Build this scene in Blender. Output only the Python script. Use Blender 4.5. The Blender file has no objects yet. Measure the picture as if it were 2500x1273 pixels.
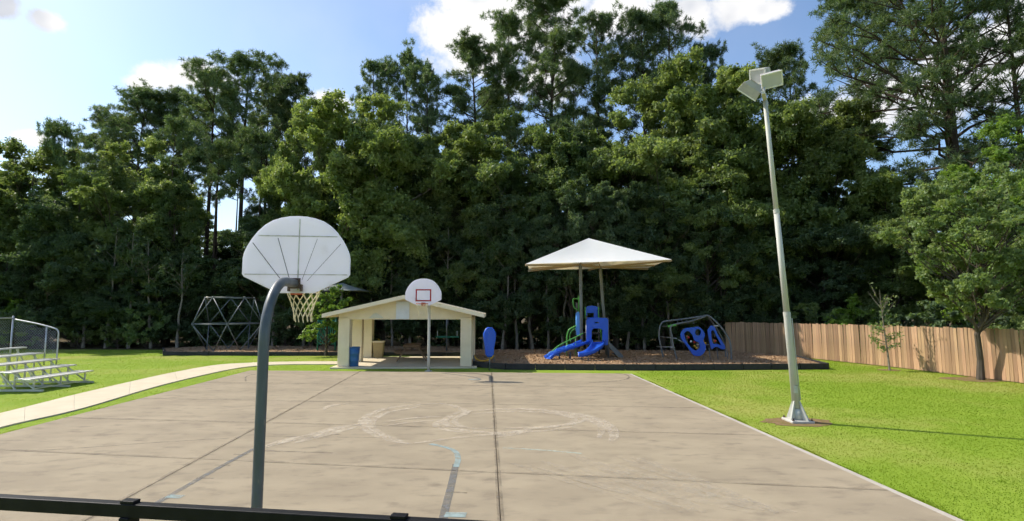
import bpy, bmesh, math, random
import numpy as np
from mathutils import Vector, Matrix, Quaternion

# ------------------------------------------------------------------ camera, sky, sun, exposure
SC = bpy.context.scene
COL = SC.collection
FPX, CAMH, HORIZ = 1300.0, 2.6, 757.0          # focal length and horizon in units of a 2500x1273 frame
TH = math.atan((HORIZ - 636.5) / FPX)
CT, ST = math.cos(TH), math.sin(TH)
cam_d = bpy.data.cameras.new('camera')
cam_d.sensor_width = 36.0
cam_d.lens = 36.0 * FPX / 2500.0
cam_d.clip_start = 0.05
cam_d.clip_end = 3000
cam = bpy.data.objects.new('camera', cam_d)
COL.objects.link(cam)
cam.location = (0, 0, CAMH)
cam.rotation_euler = (math.pi / 2 + TH, 0, 0)
SC.camera = cam

SUN = Vector((-0.92, 0.41, 0.98)).normalized()
SUN_EL = math.asin(SUN.z)
SUN_AZ = math.atan2(SUN.x, SUN.y)              # from +Y towards +X
sd = bpy.data.lights.new('sun', 'SUN')
sd.energy = 3.7
sd.angle = math.radians(0.55)
sd.color = (1.0, 0.93, 0.80)
so = bpy.data.objects.new('sun', sd)
COL.objects.link(so)
so.rotation_euler = (-SUN).to_track_quat('-Z', 'Y').to_euler()
so.location = (-30, 20, 40)

SC.view_settings.view_transform = 'Standard'
SC.view_settings.look = 'None'
SC.view_settings.gamma = 1.0
SC.view_settings.use_curve_mapping = False
SC.view_settings.exposure = 0.72
SC.cycles.max_bounces = 5
SC.cycles.use_adaptive_sampling = True
SC.cycles.adaptive_threshold = 0.03
SC.cycles.adaptive_min_samples = 10
SC.cycles.diffuse_bounces = 3
SC.cycles.transmission_bounces = 5
SC.cycles.transparent_max_bounces = 8
SC.cycles.use_denoising = True
SC.cycles.sample_clamp_indirect = 6.0

def ray(px, py):
    x, y = (px - 1250.0) / FPX, (636.5 - py) / FPX
    return Vector((x, CT - y * ST, ST + y * CT))

def make_world():
    w = bpy.data.worlds.new('World')
    SC.world = w
    w.use_nodes = True
    nt = w.node_tree
    nt.nodes.clear()
    N, L = nt.nodes, nt.links
    out = N.new('ShaderNodeOutputWorld')
    sky = N.new('ShaderNodeTexSky')
    sky.sky_type = 'NISHITA'
    sky.sun_disc = False
    sky.sun_elevation = SUN_EL
    sky.sun_rotation = SUN_AZ
    sky.air_density = 1.0
    sky.dust_density = 0.8
    sky.ozone_density = 3.0
    bg = N.new('ShaderNodeBackground')
    bg.inputs['Strength'].default_value = 0.125
    L.new(sky.outputs[0], bg.inputs[0])
    tc = N.new('ShaderNodeTexCoord')
    sep = N.new('ShaderNodeSeparateXYZ')
    L.new(tc.outputs['Generated'], sep.inputs[0])
    def math_(op, a, b=None, c=None):
        m = N.new('ShaderNodeMath')
        m.operation = op
        for i, v in enumerate((a, b, c)):
            if v is None:
                continue
            if isinstance(v, (int, float)):
                m.inputs[i].default_value = v
            else:
                L.new(v, m.inputs[i])
        return m.outputs[0]
    az = math_('ARCTAN2', sep.outputs[0], sep.outputs[1])
    el = math_('ARCSINE', sep.outputs[2])
    comb = N.new('ShaderNodeCombineXYZ')
    L.new(az, comb.inputs[0])
    L.new(el, comb.inputs[1])
    # cumulus heaps: (x, y, half width, half height) in frame units, turned into azimuth / elevation
    blobs = [(1190, -10, 185, 95), (1120, 75, 105, 75), (1290, 55, 190, 100), (1180, 130, 130, 60), (1500, 15, 110, 80),
             (1450, -70, 330, 110), (1690, 42, 62, 48), (1815, 8, 95, 42), (1870, 30, 60, 24), (118, 52, 30, 20),
             (5, 12, 26, 22), (400, 192, 56, 30), (480, 188, 70, 34), (345, 205, 34, 18), (800, 250, 50, 30), (75, 335, 30, 14),
             (1330, 190, 120, 60), (2250, 230, 240, 60), (2450, 130, 150, 70),
             (-500, 100, 200, 70), (-900, 320, 250, 60), (2900, -100, 260, 100), (500, -700, 300, 160), (1700, -900, 420, 160), (3300, 250, 300, 70)]
    acc = None
    for bx_, by_, rx, ry in blobs:
        d = ray(bx_, by_).normalized()
        a0, e0 = math.atan2(d.x, d.y), math.asin(d.z)
        s = N.new('ShaderNodeVectorMath'); s.operation = 'SUBTRACT'
        L.new(comb.outputs[0], s.inputs[0]); s.inputs[1].default_value = (a0, e0, 0)
        m = N.new('ShaderNodeVectorMath'); m.operation = 'MULTIPLY'
        L.new(s.outputs[0], m.inputs[0]); m.inputs[1].default_value = (FPX / rx * 0.88, FPX / ry * 0.92, 0)
        ln = N.new('ShaderNodeVectorMath'); ln.operation = 'LENGTH'
        L.new(m.outputs[0], ln.inputs[0])
        v = math_('SUBTRACT', 1.0, ln.outputs['Value'])
        acc = v if acc is None else math_('SMOOTH_MAX', acc, v, 0.15)
    nz = N.new('ShaderNodeTexNoise')
    nz.inputs['Scale'].default_value = 11.0
    nz.inputs['Detail'].default_value = 9.0
    nz.inputs['Roughness'].default_value = 0.68
    L.new(tc.outputs['Generated'], nz.inputs['Vector'])
    nzo = math_('MULTIPLY', math_('SUBTRACT', nz.outputs['Fac'], 0.5), 2.1)
    dens = math_('ADD', acc, nzo)
    mr = N.new('ShaderNodeMapRange'); mr.interpolation_type = 'SMOOTHSTEP'
    L.new(dens, mr.inputs[0])
    mr.inputs[1].default_value = -0.10; mr.inputs[2].default_value = 0.50
    # thin veil of cirrus over the whole sky
    nv = N.new('ShaderNodeTexNoise')
    nv.inputs['Scale'].default_value = 2.6; nv.inputs['Detail'].default_value = 5.0
    L.new(tc.outputs['Generated'], nv.inputs['Vector'])
    mv = N.new('ShaderNodeMapRange'); mv.interpolation_type = 'SMOOTHSTEP'
    L.new(nv.outputs['Fac'], mv.inputs[0])
    mv.inputs[1].default_value = 0.40; mv.inputs[2].default_value = 0.75; mv.inputs[4].default_value = 0.20
    fac = math_('MAXIMUM', mr.outputs[0], mv.outputs[0])
    n2 = N.new('ShaderNodeTexNoise')
    n2.inputs['Scale'].default_value = 5.5; n2.inputs['Detail'].default_value = 4.0
    L.new(tc.outputs['Generated'], n2.inputs['Vector'])
    cr = N.new('ShaderNodeMapRange'); cr.interpolation_type = 'SMOOTHSTEP'
    L.new(n2.outputs['Fac'], cr.inputs[0])
    cr.inputs[1].default_value = 0.52; cr.inputs[2].default_value = 0.72
    mc = N.new('ShaderNodeMix'); mc.data_type = 'RGBA'
    L.new(cr.outputs[0], mc.inputs['Factor'])
    mc.inputs['A'].default_value = (0.98, 0.97, 0.96, 1)
    mc.inputs['B'].default_value = (0.60, 0.63, 0.70, 1)
    bc = N.new('ShaderNodeBackground')
    bc.inputs['Strength'].default_value = 0.68
    L.new(mc.outputs['Result'], bc.inputs[0])
    mx = N.new('ShaderNodeMixShader')
    L.new(fac, mx.inputs[0]); L.new(bg.outputs[0], mx.inputs[1]); L.new(bc.outputs[0], mx.inputs[2])
    L.new(mx.outputs[0], out.inputs['Surface'])
make_world()

# ------------------------------------------------------------------ helpers
def G(px, py, z=0.0):
    d = ray(px, py)
    t = (z - CAMH) / d.z
    return Vector((d.x * t, d.y * t, z))

def P(px, py, Y):
    d = ray(px, py)
    t = Y / d.y
    return Vector((d.x * t, Y, CAMH + d.z * t))

def XA(px, Y, z):
    return (px - 1250.0) / FPX * (Y * CT + (z - CAMH) * ST)

def ZA(py, Y):
    return P(1250, py, Y).z

def lin(r, g, b):
    def f(c):
        c /= 255.0
        return c / 12.92 if c <= 0.04045 else ((c + 0.055) / 1.055) ** 2.4
    return (f(r), f(g), f(b))

def mat(name, c1, c2=None, scale=4.0, rough=0.7, bump=0.0, bscale=None, metallic=0.0, coord='Object', objvar=0.0,
        transl=0.0, tcol=None, stretch=None, c3=None, scale3=1.0, lo3=0.5, hi3=0.7, spec=0.4):
    m = bpy.data.materials.new(name)
    m.use_nodes = True
    nt = m.node_tree
    N, L = nt.nodes, nt.links
    b = N['Principled BSDF']
    b.inputs['Roughness'].default_value = rough
    b.inputs['Metallic'].default_value = metallic
    b.inputs['Specular IOR Level'].default_value = spec
    if coord == 'World':
        ge = N.new('ShaderNodeNewGeometry')
        vec = ge.outputs['Position']
    else:
        tc = N.new('ShaderNodeTexCoord')
        vec = tc.outputs['Object']
    if stretch:
        mp = N.new('ShaderNodeMapping')
        mp.inputs['Scale'].default_value = stretch
        L.new(vec, mp.inputs[0])
        vec = mp.outputs[0]
    def noise(s, det=5.0):
        n = N.new('ShaderNodeTexNoise')
        n.inputs['Scale'].default_value = s
        n.inputs['Detail'].default_value = det
        n.inputs['Roughness'].default_value = 0.6
        L.new(vec, n.inputs['Vector'])
        return n.outputs['Fac']
    def mixc(f, a, bb):
        x = N.new('ShaderNodeMix'); x.data_type = 'RGBA'
        L.new(f, x.inputs['Factor'])
        for k, v in (('A', a), ('B', bb)):
            if isinstance(v, tuple):
                x.inputs[k].default_value = (*v[:3], 1)
            else:
                L.new(v, x.inputs[k])
        return x.outputs['Result']
    def rng(f, lo, hi):
        r = N.new('ShaderNodeMapRange'); r.interpolation_type = 'SMOOTHSTEP'
        L.new(f, r.inputs[0]); r.inputs[1].default_value = lo; r.inputs[2].default_value = hi
        return r.outputs[0]
    col = tuple(c1)
    if c2 is not None:
        col = mixc(rng(noise(scale), 0.34, 0.66), tuple(c1), tuple(c2))
    if c3 is not None:
        col = mixc(rng(noise(scale3, 6.0), lo3, hi3), col, tuple(c3))
    if objvar > 0:
        oi = N.new('ShaderNodeObjectInfo')
        hs = N.new('ShaderNodeHueSaturation')
        r = N.new('ShaderNodeMapRange')
        L.new(oi.outputs['Random'], r.inputs[0]); r.inputs[3].default_value = 1 - objvar; r.inputs[4].default_value = 1 + objvar
        L.new(r.outputs[0], hs.inputs['Value'])
        mu = N.new('ShaderNodeMath'); mu.operation = 'MULTIPLY'; mu.inputs[1].default_value = 7.31
        fr = N.new('ShaderNodeMath'); fr.operation = 'FRACT'
        L.new(oi.outputs['Random'], mu.inputs[0]); L.new(mu.outputs[0], fr.inputs[0])
        r2 = N.new('ShaderNodeMapRange')
        L.new(fr.outputs[0], r2.inputs[0]); r2.inputs[3].default_value = 0.5 - objvar * 0.02; r2.inputs[4].default_value = 0.5 + objvar * 0.02
        L.new(r2.outputs[0], hs.inputs['Hue'])
        if isinstance(col, tuple):
            hs.inputs['Color'].default_value = (*col[:3], 1)
        else:
            L.new(col, hs.inputs['Color'])
        col = hs.outputs[0]
    if isinstance(col, tuple):
        b.inputs['Base Color'].default_value = (*col[:3], 1)
    else:
        L.new(col, b.inputs['Base Color'])
    if bump > 0:
        bp = N.new('ShaderNodeBump')
        bp.inputs['Strength'].default_value = bump
        bp.inputs['Distance'].default_value = 0.02
        L.new(noise(bscale or scale * 6), bp.inputs['Height'])
        L.new(bp.outputs[0], b.inputs['Normal'])
    if transl > 0:
        t = N.new('ShaderNodeBsdfTranslucent')
        if tcol is not None:
            if isinstance(col, tuple):
                t.inputs[0].default_value = (*tcol, 1)
            else:
                mm = N.new('ShaderNodeMix'); mm.data_type = 'RGBA'; mm.blend_type = 'MULTIPLY'
                mm.inputs['Factor'].default_value = 1.0
                L.new(col, mm.inputs['A']); mm.inputs['B'].default_value = (*tcol, 1)
                L.new(mm.outputs['Result'], t.inputs[0])
        elif isinstance(col, tuple):
            t.inputs[0].default_value = (*col[:3], 1)
        else:
            L.new(col, t.inputs[0])
        mx = N.new('ShaderNodeMixShader')
        mx.inputs[0].default_value = transl
        L.new(b.outputs[0], mx.inputs[1]); L.new(t.outputs[0], mx.inputs[2])
        L.new(mx.outputs[0], N['Material Output'].inputs['Surface'])
    return m

def decal(name, colr, cover=0.5, scale=6.0, rough=0.8, stretch=None):
    """worn paint or rubber: patches of colour with the slab showing through"""
    m = bpy.data.materials.new(name)
    m.use_nodes = True
    nt = m.node_tree; N, L = nt.nodes, nt.links
    b = N['Principled BSDF']
    b.inputs['Base Color'].default_value = (*colr, 1); b.inputs['Roughness'].default_value = rough
    tr = N.new('ShaderNodeBsdfTransparent')
    ge = N.new('ShaderNodeNewGeometry')
    n = N.new('ShaderNodeTexNoise'); n.inputs['Scale'].default_value = scale; n.inputs['Detail'].default_value = 7; n.inputs['Roughness'].default_value = 0.7
    L.new(ge.outputs['Position'], n.inputs['Vector'])
    r = N.new('ShaderNodeMapRange'); r.interpolation_type = 'SMOOTHSTEP'
    L.new(n.outputs['Fac'], r.inputs[0])
    r.inputs[1].default_value = 0.30; r.inputs[2].default_value = 0.70
    r.inputs[3].default_value = max(0.0, cover - 0.28); r.inputs[4].default_value = min(1.0, cover + 0.28)
    mx = N.new('ShaderNodeMixShader')
    L.new(r.outputs[0], mx.inputs[0]); L.new(tr.outputs[0], mx.inputs[1]); L.new(b.outputs[0], mx.inputs[2])
    L.new(mx.outputs[0], N['Material Output'].inputs['Surface'])
    return m

def link(o, parent=None):
    COL.objects.link(o)
    if parent is not None:
        o.parent = parent
    return o

def tag(o, label=None, cat=None, group=None, kind=None):
    if label: o['label'] = label
    if cat: o['category'] = cat
    if group: o['group'] = group
    if kind: o['kind'] = kind
    return o

def thing(name, label, cat, loc=(0, 0, 0), rotz=0.0, group=None):
    o = bpy.data.objects.new(name, None)
    o.empty_display_size = 0.2
    link(o)
    o.location = loc
    o.rotation_euler = (0, 0, rotz)
    return tag(o, label, cat, group)

class MB:
    """collects shapes; build() links them as one mesh object. org = world origin to subtract"""
    def __init__(self, org=(0, 0, 0)):
        self.v, self.f, self.org = [], [], Vector(org)
    def add(self, vs, fs):
        n = len(self.v)
        self.v += [Vector(v) for v in vs]
        self.f += [tuple(i + n for i in f) for f in fs]
        return self
    def box(self, c, s, rot=None):
        c = Vector(c)
        vs = []
        for dz in (-.5, .5):
            for dx, dy in ((-.5, -.5), (.5, -.5), (.5, .5), (-.5, .5)):
                p = Vector((dx * s[0], dy * s[1], dz * s[2]))
                vs.append(c + (rot @ p if rot else p))
        return self.add(vs, [(3, 2, 1, 0), (4, 5, 6, 7), (0, 1, 5, 4), (1, 2, 6, 5), (2, 3, 7, 6), (3, 0, 4, 7)])
    def bar(self, a, b, w, h, up=(0, 0, 1)):
        a, b = Vector(a), Vector(b)
        d = b - a
        x = d.normalized()
        u = Vector(up)
        y = u.cross(x)
        if y.length < 1e-4:
            y = Vector((0, 1, 0)).cross(x)
        y.normalize()
        z = x.cross(y)
        R = Matrix((x, y, z)).transposed()
        return self.box((a + b) / 2, (d.length, w, h), R)
    def tube(self, path, r, n=10, caps=True):
        path = [Vector(p) for p in path]
        rs = r if isinstance(r, (list, tuple)) else [r] * len(path)
        vs, fs = [], []
        prev = None
        for i, p in enumerate(path):
            t = (path[min(i + 1, len(path) - 1)] - path[max(i - 1, 0)]).normalized()
            if prev is None:
                a = Vector((1, 0, 0)) if abs(t.x) < 0.8 else Vector((0, 1, 0))
                u = (a - t * a.dot(t)).normalized()
            else:
                u = (prev - t * prev.dot(t)).normalized()
            prev = u
            w = t.cross(u)
            for k in range(n):
                a = 2 * math.pi * k / n
                vs.append(p + (u * math.cos(a) + w * math.sin(a)) * rs[i])
        for i in range(len(path) - 1):
            for k in range(n):
                fs.append((i * n + k, i * n + (k + 1) % n, (i + 1) * n + (k + 1) % n, (i + 1) * n + k))
        if caps:
            fs.append(tuple(range(n - 1, -1, -1)))
            fs.append(tuple((len(path) - 1) * n + k for k in range(n)))
        return self.add(vs, fs)
    def lathe(self, c, prof, n=24):
        c = Vector(c)
        vs, fs = [], []
        for r, z in prof:
            for k in range(n):
                a = 2 * math.pi * k / n
                vs.append(c + Vector((r * math.cos(a), r * math.sin(a), z)))
        for i in range(len(prof) - 1):
            for k in range(n):
                fs.append((i * n + k, i * n + (k + 1) % n, (i + 1) * n + (k + 1) % n, (i + 1) * n + k))
        return self.add(vs, fs)
    def ball(self, c, r, n=10):
        prof = [(r * math.sin(math.pi * i / 6) + 1e-4, -r * math.cos(math.pi * i / 6)) for i in range(7)]
        return self.lathe(c, prof, n)
    def prism(self, poly, z0, z1):
        n = len(poly)
        vs = [(p[0], p[1], z0) for p in poly] + [(p[0], p[1], z1) for p in poly]
        fs = [tuple(range(n - 1, -1, -1)), tuple(range(n, 2 * n))]
        for i in range(n):
            j = (i + 1) % n
            fs.append((i, j, n + j, n + i))
        return self.add(vs, fs)
    def mesh(self, name):
        me = bpy.data.meshes.new(name)
        me.from_pydata([tuple(v - self.org) for v in self.v], [], self.f)
        me.update()
        return me
    def build(self, name, material, parent=None, smooth=False, bevel=0.0, seg=2):
        me = self.mesh(name)
        me.materials.append(material)
        if smooth:
            for p in me.polygons:
                p.use_smooth = True
        o = link(bpy.data.objects.new(name, me), parent)
        if bevel > 0:
            md = o.modifiers.new('bevel', 'BEVEL'); md.width = bevel; md.segments = seg; md.limit_method = 'ANGLE'
        return o

def plate(name, outer, holes, thick, material, parent=None, matrix=None, bevel=0.0):
    """flat plate with holes, drawn in x/z, thickness along y"""
    cu = bpy.data.curves.new('plate', 'CURVE')
    cu.dimensions = '2D'; cu.fill_mode = 'BOTH'; cu.extrude = thick / 2 - bevel; cu.bevel_depth = bevel; cu.bevel_resolution = 1
    for loop in [outer] + list(holes):
        s = cu.splines.new('POLY'); s.points.add(len(loop) - 1); s.use_cyclic_u = True
        for i, (x, z) in enumerate(loop):
            s.points[i].co = (x, z, 0, 1)
    tmp = bpy.data.objects.new('plate_tmp', cu)
    COL.objects.link(tmp)
    dg = bpy.context.evaluated_depsgraph_get()
    me = bpy.data.meshes.new_from_object(tmp.evaluated_get(dg))
    bpy.data.objects.remove(tmp); bpy.data.curves.remove(cu)
    R = Matrix(((1, 0, 0, 0), (0, 0, -1, 0), (0, 1, 0, 0), (0, 0, 0, 1)))
    me.transform((matrix @ R) if matrix is not None else R)
    me.materials.clear(); me.materials.append(material)
    me.name = name
    return link(bpy.data.objects.new(name, me), parent)

def ellipse(cx, cz, rx, rz, n=20):
    return [(cx + rx * math.cos(2 * math.pi * i / n), cz + rz * math.sin(2 * math.pi * i / n)) for i in range(n)]

def smooth_path(pts, n=6):
    pts = [Vector(p) for p in pts]
    out = []
    for i in range(len(pts) - 1):
        p0, p1, p2, p3 = pts[max(i - 1, 0)], pts[i], pts[i + 1], pts[min(i + 2, len(pts) - 1)]
        for k in range(n):
            t = k / n
            out.append(0.5 * ((2 * p1) + (p2 - p0) * t + (2 * p0 - 5 * p1 + 4 * p2 - p3) * t * t + (3 * p1 - p0 - 3 * p2 + p3) * t ** 3))
    out.append(pts[-1])
    return out

def np_mesh(name, verts, k, material, tint=None):
    """verts: (n*k, 3); faces of k corners each, unshared"""
    n = len(verts) // k
    me = bpy.data.meshes.new(name)
    me.vertices.add(n * k); me.vertices.foreach_set('co', np.asarray(verts, dtype=np.float32).ravel())
    me.loops.add(n * k); me.loops.foreach_set('vertex_index', np.arange(n * k, dtype=np.int32))
    me.polygons.add(n); me.polygons.foreach_set('loop_start', np.arange(0, n * k, k, dtype=np.int32))
    me.polygons.foreach_set('loop_total', np.full(n, k, dtype=np.int32))
    if tint is not None:
        at = me.attributes.new('tint', 'FLOAT', 'POINT')
        at.data.foreach_set('value', np.repeat(np.clip(tint, 0, 1), k).astype(np.float32))
    me.update()
    me.materials.append(material)
    return me

# ------------------------------------------------------------------ materials
M = {}
M['lawn'] = mat('lawn', (0.180, 0.270, 0.024), (0.212, 0.298, 0.032), scale=0.8, rough=0.95, bump=0.2, bscale=40, coord='World',
                c3=(0.30, 0.32, 0.075), scale3=0.22, lo3=0.44, hi3=0.68, spec=0.1)
M['blade'] = mat('grass_blade', (0.190, 0.295, 0.026), (0.238, 0.335, 0.036), scale=0.6, rough=0.7, coord='World', transl=0.55, tcol=(1.2, 1.15, 0.7),
                 c3=(0.33, 0.355, 0.085), scale3=0.22, lo3=0.44, hi3=0.68, spec=0.15)
M['concrete'] = mat('court_concrete', (0.335, 0.278, 0.194), (0.280, 0.231, 0.162), scale=0.7, rough=0.9, bump=0.25, bscale=25, coord='World',
                    c3=(0.205, 0.168, 0.122), scale3=2.6, lo3=0.47, hi3=0.80, stretch=(0.8, 1.45, 1), objvar=0.03, spec=0.2)
M['edge'] = mat('court_edge', (0.46, 0.42, 0.36), (0.40, 0.36, 0.30), scale=2, rough=0.9, coord='World', spec=0.2)
M['path'] = mat('path_concrete', (0.60, 0.52, 0.385), (0.55, 0.475, 0.345), scale=1.2, rough=0.9, bump=0.15, bscale=30, coord='World', spec=0.2)
M['dirt'] = mat('joint_dirt', (0.20, 0.165, 0.12), (0.16, 0.13, 0.095), scale=8, rough=1.0, coord='World', spec=0.1)
M['bare'] = mat('bare_soil', (0.24, 0.15, 0.09), (0.17, 0.13, 0.05), scale=5, rough=1.0, bump=0.4, coord='World', spec=0.1)
M['mulch'] = mat('mulch', (0.44, 0.30, 0.175), (0.30, 0.195, 0.115), scale=5, rough=1.0, bump=0.8, bscale=60, coord='World', spec=0.1)
M['chip'] = mat('wood_chip', (0.48, 0.33, 0.20), (0.30, 0.19, 0.11), scale=9, rough=1.0, coord='World', spec=0.1)
M['litter'] = mat('leaf_litter', (0.07, 0.055, 0.03), (0.10, 0.075, 0.04), scale=2, rough=1.0, bump=0.6, bscale=30, coord='World', spec=0.1)
M['timber'] = mat('black_plastic', (0.018, 0.018, 0.020), (0.03, 0.03, 0.03), scale=6, rough=0.6)
M['rail'] = mat('black_paint', (0.006, 0.006, 0.007), (0.010, 0.010, 0.011), scale=9, rough=0.55, bump=0.05, bscale=80, spec=0.15)
M['pole_blue'] = mat('pole_bluegrey', (0.090, 0.106, 0.124), (0.070, 0.082, 0.095), scale=3, rough=0.45, metallic=0.1, stretch=(3, 3, .6), c3=(0.16, 0.155, 0.15), scale3=7, lo3=0.60, hi3=0.72)
M['rust'] = mat('rust', (0.13, 0.075, 0.055), (0.085, 0.06, 0.05), scale=20, rough=0.9, bump=0.3)
M['board'] = mat('fibreglass_white', (0.86, 0.87, 0.93), (0.83, 0.84, 0.90), scale=2.0, rough=0.5, transl=0.58, tcol=(0.98, 0.97, 1.0), c3=(0.66, 0.65, 0.66), scale3=2.2, lo3=0.55, hi3=0.9)
M['rib'] = mat('board_rib', (0.62, 0.62, 0.60), (0.42, 0.40, 0.36), scale=9, rough=0.7)
M['rod'] = mat('dark_rod', (0.12, 0.12, 0.13), rough=0.6)
M['white'] = mat('white_paint', (0.76, 0.75, 0.72), (0.66, 0.64, 0.60), scale=5, rough=0.55)
M['red'] = mat('red_paint', (0.60, 0.035, 0.03), (0.50, 0.05, 0.04), scale=8, rough=0.6, transl=0.6, tcol=(1.2, 1.1, 1.1))
M['rim'] = mat('rim_orange', (0.55, 0.10, 0.05), (0.38, 0.09, 0.05), scale=20, rough=0.6)
M['net'] = mat('net_cord', (0.72, 0.66, 0.46), rough=0.9, transl=0.3)
M['beige'] = mat('beige_wall', (0.82, 0.71, 0.50), (0.76, 0.65, 0.45), scale=1.6, rough=0.85, bump=0.1, bscale=40)
M['beige_trim'] = mat('beige_trim', (0.86, 0.76, 0.55), (0.81, 0.71, 0.50), scale=3, rough=0.7)
M['roof'] = mat('roof_metal', (0.50, 0.44, 0.33), (0.44, 0.38, 0.28), scale=2, rough=0.5, metallic=0.1)
M['ceiling'] = mat('soffit', (0.45, 0.40, 0.30), rough=0.9)
M['panel_white'] = mat('panel_white', (0.72, 0.75, 0.78), (0.66, 0.69, 0.73), scale=3, rough=0.7)
M['logo'] = mat('faded_logo', (0.66, 0.64, 0.54), (0.60, 0.60, 0.50), scale=10, rough=0.8)
M['barrel'] = mat('barrel_blue', (0.030, 0.120, 0.300), (0.040, 0.140, 0.330), scale=5, rough=0.45)
M['bag'] = mat('dark_bag', (0.02, 0.02, 0.02), rough=0.4)
M['bag_yellow'] = mat('yellow_bag', (0.55, 0.42, 0.05), rough=0.5, transl=0.3)
M['tan'] = mat('tan_bin', (0.42, 0.33, 0.17), (0.36, 0.28, 0.14), scale=6, rough=0.7)
M['wood_dark'] = mat('table_wood', (0.25, 0.165, 0.10), (0.17, 0.11, 0.07), scale=3, rough=0.8, stretch=(8, 1, 8), objvar=0.15)
M['fence'] = mat('cedar', (0.42, 0.265, 0.155), (0.32, 0.200, 0.120), scale=2.0, rough=0.9, stretch=(6, 6, .5), objvar=0.30, bump=0.25,
                 c3=(0.30, 0.24, 0.175), scale3=1.2, lo3=0.46, hi3=0.75, spec=0.15)
M['fence_rail'] = mat('cedar_rail', (0.30, 0.20, 0.12), rough=0.9, spec=0.15)
M['play_blue'] = mat('play_blue', (0.012, 0.085, 0.52), (0.016, 0.10, 0.56), scale=2, rough=0.34, c3=(0.05, 0.16, 0.6), scale3=1.5, lo3=0.6, hi3=0.8)
M['play_lblue'] = mat('play_light_blue', (0.10, 0.30, 0.72), rough=0.3)
M['play_green'] = mat('play_green', (0.10, 0.36, 0.06), (0.12, 0.40, 0.08), scale=3, rough=0.4)
M['play_dgreen'] = mat('play_dark_green', (0.02, 0.17, 0.10), (0.03, 0.20, 0.13), scale=3, rough=0.5)
M['play_grey'] = mat('play_grey_steel', (0.16, 0.17, 0.17), (0.13, 0.14, 0.14), scale=3, rough=0.4, metallic=0.2)
M['play_dark'] = mat('play_deck', (0.06, 0.06, 0.065), rough=0.7)
M['play_red'] = mat('hold_red', (0.5, 0.03, 0.02), rough=0.4)
M['play_yellow'] = mat('hold_yellow', (0.65, 0.38, 0.04), rough=0.4)
M['play_white'] = mat('hold_white', (0.7, 0.7, 0.68), rough=0.4)
M['shade'] = mat('shade_cloth', (0.93, 0.92, 0.88), (0.91, 0.90, 0.86), scale=1.5, rough=0.9, transl=0.24, tcol=(1.05, 0.86, 0.55))
M['shade_grey'] = mat('grey_shade_cloth', (0.24, 0.27, 0.26), rough=0.9, transl=0.3)
M['shade_frame'] = mat('shade_frame', (0.33, 0.24, 0.13), rough=0.7)
M['post_olive'] = mat('post_olive', (0.17, 0.18, 0.15), (0.14, 0.15, 0.13), scale=2, rough=0.5)
M['dull_steel'] = mat('dull_steel', (0.15, 0.17, 0.18), (0.11, 0.13, 0.14), scale=4, rough=0.5, metallic=0.2)
M['galv'] = mat('galvanised', (0.50, 0.51, 0.52), (0.42, 0.43, 0.44), scale=6, rough=0.4, metallic=0.7)
M['alu'] = mat('aluminium', (0.66, 0.66, 0.65), (0.58, 0.58, 0.57), scale=4, rough=0.38, metallic=0.55, objvar=0.06)
M['lightpole'] = mat('light_pole_paint', (0.50, 0.50, 0.45), (0.42, 0.42, 0.375), scale=2.5, rough=0.6, stretch=(5, 5, .4))
M['lamp_box'] = mat('lamp_housing', (0.42, 0.40, 0.36), (0.36, 0.34, 0.31), scale=5, rough=0.5)
M['lamp_glass'] = mat('lamp_glass', (0.88, 0.87, 0.92), rough=0.15, transl=0.6, tcol=(1.0, 1.0, 0.98))
M['footing'] = mat('footing_concrete', (0.52, 0.50, 0.45), (0.45, 0.43, 0.38), scale=6, rough=0.9, bump=0.2)
M['bark_pine'] = mat('pine_bark', (0.080, 0.060, 0.046), (0.05, 0.038, 0.030), scale=3, rough=0.95, bump=0.6, bscale=9, stretch=(1, 1, .35), spec=0.1)
M['bark'] = mat('oak_bark', (0.115, 0.095, 0.075), (0.07, 0.058, 0.045), scale=4, rough=0.95, bump=0.6, bscale=14, stretch=(1, 1, .3), spec=0.1)
M['bark_pale'] = mat('pale_bark', (0.26, 0.23, 0.19), (0.18, 0.16, 0.13), scale=6, rough=0.9, spec=0.1)
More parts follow.
